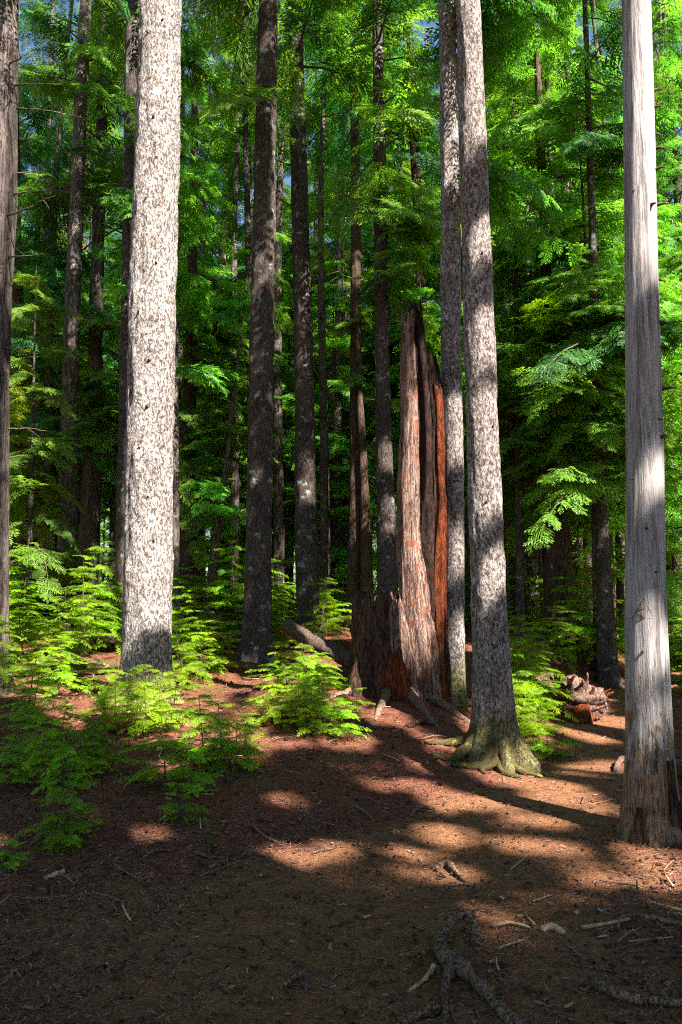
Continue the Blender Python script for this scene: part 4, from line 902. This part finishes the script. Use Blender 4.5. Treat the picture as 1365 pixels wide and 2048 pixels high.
TRLIT = {'big': [(-900, 1290)], 'mossfoot': [(-600, 330), (450, 540), (640, 760), (810, 1060), (1110, 1210)], 'slim': [(-600, 390), (820, 940), (1070, 1160), (1240, 1400)], 'snag': [(-900, 620), (960, 1040), (1290, 1360), (1440, 1490)], 'second': [(700, 790), (830, 1010), (-200, 130)], 'blue': [(900, 960), (1020, 1080), (-100, 300)], 'edge': [(-300, 560), (760, 960)], 'lichened': [], 'twinA': [(820, 900), (1010, 1100)], 'twinB': [(900, 1000)], 'behind': [(60, 200)], 'leftA': [(-200, 60), (320, 480), (560, 720), (880, 930)], 'leftB': [(820, 1020), (300, 350)], 'darkL': [], 'darkM': [(700, 760)], 'blackR': [], 'blueR': [], 'poleB': [(700, 1100)], 'leaner': [(900, 1130)], 'cedarR': [(900, 960), (1100, 1160)], 'midR': [(860, 1000), (1100, 1150)], 'redR': [(1100, 1400)]}
def sunlit_mask(P, deep=True):
    """True for sprays standing in the way of light that reaches the picture's sunny patches"""
    per = np.array([-SH[1], SH[0]]); U_ = P[:, :2] @ per; blocked = np.zeros(len(P), bool)
    for k in ('big', 'mossfoot', 'slim', 'lichened', 'snag', 'second', 'blue'):
        T = TR[k]; z, x, rr = T['prof']; s = ((P[:, :2] - T['b'][:2]) @ SH[:2]); zh = P[:, 2] - s / math.cos(SUN_EL) * math.sin(SUN_EL)
        blocked |= (np.abs(U_ - (np.interp(zh, z, x) * per[0] + T['b'][1] * per[1])) < np.interp(zh, z, rr) + .04) & (zh > T['zg']) & (s > 0)
    t = P[:, 2] / SUN[2]; q = P - SUN * t[:, None]
    for _ in range(3):
        g_ = ground(q[:, 0], q[:, 1], False); t = (P[:, 2] - g_) / SUN[2]; q = P - SUN * t[:, None]
    px, py = proj(q); lit = np.zeros(len(P), bool)
    front = q[:, 1] > 1.5
    wob = .05 + 1.15 * fbm(np.stack([q[:, 0] * 4.2, q[:, 1] * 3.0, 0 * q[:, 0]], -1), 2)
    for cx, cy, a, b_, tl in LIT:
        dx = px - cx; dy = py - cy - dx * tl; lit |= front & ((dx / (a + (30 if cx > 850 else 22))) ** 2 + (dy / (b_ + (15 if cx > 850 else 5))) ** 2 < 1 + wob)
    for cx, cy, a, b_, tl in ((930, 1634, 110, 8, 0), (1130, 1670, 130, 9, .05), (1015, 1577, 60, 6, .1), (865, 1555, 60, 8, .2), (740, 1468, 60, 7, .2), (690, 1745, 26, 22, 0), (720, 1650, 60, 14, 0), (1100, 1720, 120, 8, .1)):
        dx = px - cx; dy = py - cy - dx * tl; lit &= ~(front & ((dx / a) ** 2 + (dy / b_) ** 2 < 1))
    lit &= ~blocked
    for k, iv in TRLIT.items():
        T = TR[k]; z, x, rr = T['prof']; v = T['b'][:2] @ per
        s = ((P[:, :2] - T['b'][:2]) @ SH[:2]); zh = P[:, 2] - s / math.cos(SUN_EL) * math.sin(SUN_EL)
        xx = np.interp(zh, z, x); ww = np.interp(zh, z, rr); near = np.abs(U_ - (xx * per[0] + T['b'][1] * per[1])) < ww + .11
        hp = np.stack([xx, np.full_like(xx, T['Y']), zh], -1); _, hy = proj(hp)
        inside = np.zeros(len(P), bool)
        for lo, hi in iv: inside |= (hy > lo) & (hy < hi)
        lit |= near & inside & (zh > T['zg']) & (s > 0)
    # everything well beyond the first trees stands in open sun
    if deep: lit |= q[:, 1] > 12.5
    # the pale side of the broken stump
    s = (P[:, 1] - SY) / SUN[1]; hp = P - SUN * s[:, None]; hx, hy = proj(hp)
    lit |= (s > 0) & (((hx > 800) & (hx < 848) & (hy > 680) & (hy < 1385)) | ((hx > 872) & (hx < 892) & (hy > 960) & (hy < 1240)))
    return lit
r = np.random.default_rng(55); NQ = 5600
def up_to_canopy(q, extra):
    """move targets towards the sun until they are well above what the photo shows"""
    k = SUN[2] - .98 * SUN[1]; t = (3.2 + .98 * np.maximum(q[:, 1], 0) - q[:, 2]) / k
    t = np.maximum(t, (11 - q[:, 2]) / SUN[2]) + r.uniform(0, extra, len(q)); return q + SUN * t[:, None]
q1 = np.stack([r.uniform(-8, 7.5, NQ), r.uniform(-1.0, 13, NQ), np.zeros(NQ)], -1)
P1 = up_to_canopy(q1, 11)
tg = []
for k, T in TR.items():                                  # shade for
    if k in ('cedarR', 'blueR', 'midR', 'redR', 'leaner', 'poleB', 'darkM'): continue
    # the trunks that stand in shadow
    n_ = 16 if T['Y'] > 14 else 44
    zz = r.uniform(T['zg'], T['Y'] * .75 + 2, n_); x = np.interp(zz, T['prof'][0], T['prof'][1]); w = np.interp(zz, T['prof'][0], T['prof'][2])
    tg.append(np.stack([x + r.uniform(-1, 1, n_) * (w + .15), np.full(n_, T['Y']), zz], -1))
n_ = 60; tg.append(np.stack([r.uniform(.05, .75, n_), np.full(n_, SY - .3), r.uniform(zgs, zt(1170), n_)], -1))
n_ = 50; tg.append(np.stack([r.uniform(1.0, 1.3, n_), np.full(n_, SY), r.uniform(zgs, zt(600), n_)], -1))
n_ = 90; yy = r.uniform(12.5, 20, n_); tg.append(np.stack([r.uniform(-.5, .06, n_) * yy, yy, r.uniform(.5, 3.0, n_)], -1))
P2 = up_to_canopy(np.concatenate(tg), 6)
own_pts = [(('sun', k), x, y) for k, (x, y) in enumerate(added_shade_trees)] + [(('near', k), TR[k]['b'][0], TR[k]['b'][1]) for k in ('big', 'mossfoot', 'slim', 'lichened', 'edge', 'blackR', 'cedarR')]
ST = np.array([[x, y] for _, x, y in own_pts]); pc = np.concatenate([P1, P2]); deepf = np.r_[np.ones(len(P1), bool), np.zeros(len(P2), bool)]
own = np.hypot(pc[:, None, 0] - ST[None, :, 0], pc[:, None, 1] - ST[None, :, 1]).argmin(1)
names = ['first tall conifer behind the photographer, shading the path', 'tall conifer farther behind on the right, shading the near slope', 'conifer straight behind the photographer', 'conifer off to the right beyond the frame', 'conifer just behind on the left', 'conifer close on the right beyond the frame edge', 'outermost conifer on the far right behind', 'rearmost conifer far behind the photographer', 'conifer on the right abreast of the bare silver trunk', 'conifer out of frame right of the path bend', 'conifer out of frame right, deep behind the path bend']
for k, (key, tx, ty) in enumerate(own_pts):
    if key[0] == 'sun':
        zg = G(tx, ty); t = thing('conifer_tree', (tx, ty, zg), names[k], 'tree'); org = np.array([tx, ty, zg])  # unseen tree added to carry the shading sprays
        zs = np.r_[np.arange(-.4, 3, .3), np.arange(3, 26, 1.)]
        v, q = tube(np.stack([0 * zs, 0 * zs, zs], -1), .30 * np.clip(1 - zs / 26, .05, 1) ** .7 * (1 + .3 * np.exp(-np.maximum(zs, 0) / .4)), 20, rough=.06, seed=k)
        link('trunk', mesh_np('trunk', v, q, [M['grey_bark']], smooth=True), t)
    else:
        t = TR[key[1]]['t']; org = TR[key[1]]['b']
    sel = own == k; g = Geo(); c = pc[sel]; nf = 15
    if len(c):
        P = np.repeat(c, nf, 0) + r.normal(0, 1, (len(c) * nf, 3)) * np.array([.28, .28, .12]); a = r.uniform(0, 6.28, len(P)); dp = np.repeat(deepf[sel], nf)
        X = np.stack([np.cos(a), np.sin(a), r.normal(-.25, .2, len(P))], -1); S = r.uniform(.32, .55, len(P)); Xn = norm(X)
        bad = np.zeros(len(P), bool)
        for m_ in (P, P + Xn * (S * .5)[:, None], P + Xn * (S * .95)[:, None]):
            bad |= np.where(dp, sunlit_mask(m_), sunlit_mask(m_, False))
        _, py_ = proj(P); bad |= (P[:, 1] > 0) & (py_ > -120)
        P, X, S = P[~bad], X[~bad], S[~bad]
        if len(P): place(g, T1c, P - org, X, norm(np.array([0, 0, 1.0]) + r.normal(0, .3, P.shape)), S, r.normal(.5, .12, len(P)), 0, r)
        for e in c[::7]:
            st_ = np.array([tx, ty, e[2] + .5]); tt = np.linspace(0, 1, 5)[:, None]; A = st_ + (e - st_) * tt
            if not sunlit_mask(A).any():
                v, q = tube(A - org, np.linspace(.035, .006, 5), 4); g.add(v, q, 1)
    if g.n: link('crown' if key[0] == 'sun' else 'added_shade_foliage', g.mesh('crown', [M['hemlock'], M['twig']]), t)  # sprays added out of view to shade chosen ground and trunks

# the wood goes on behind as one green mass close to the ground
g = Geo(); n_ = 2600; x = r.uniform(-75, 75, n_); y = r.uniform(88, 118, n_); z = ground(x, y) + 15 * r.random(n_) ** 1.3; a = r.uniform(0, 6.28, n_)
place(g, T2f, np.stack([x, y, z], -1), np.stack([np.cos(a), np.sin(a), r.normal(-.3, .2, n_)], -1), norm(np.array([0, 0, 1.0]) + r.normal(0, .3, (n_, 3))), r.uniform(2.2, 4.2, n_), r.normal(.5, .15, n_), 0, r)
tagit(link('distant_wood', g.mesh('distant_wood', [M['hemlock'], M['twig']])), 'green mass of the distant wood behind all the trunks', 'wood', None, 'stuff')
print('objects', len(bpy.data.objects), 'polys', sum(len(m.polygons) for m in bpy.data.meshes))
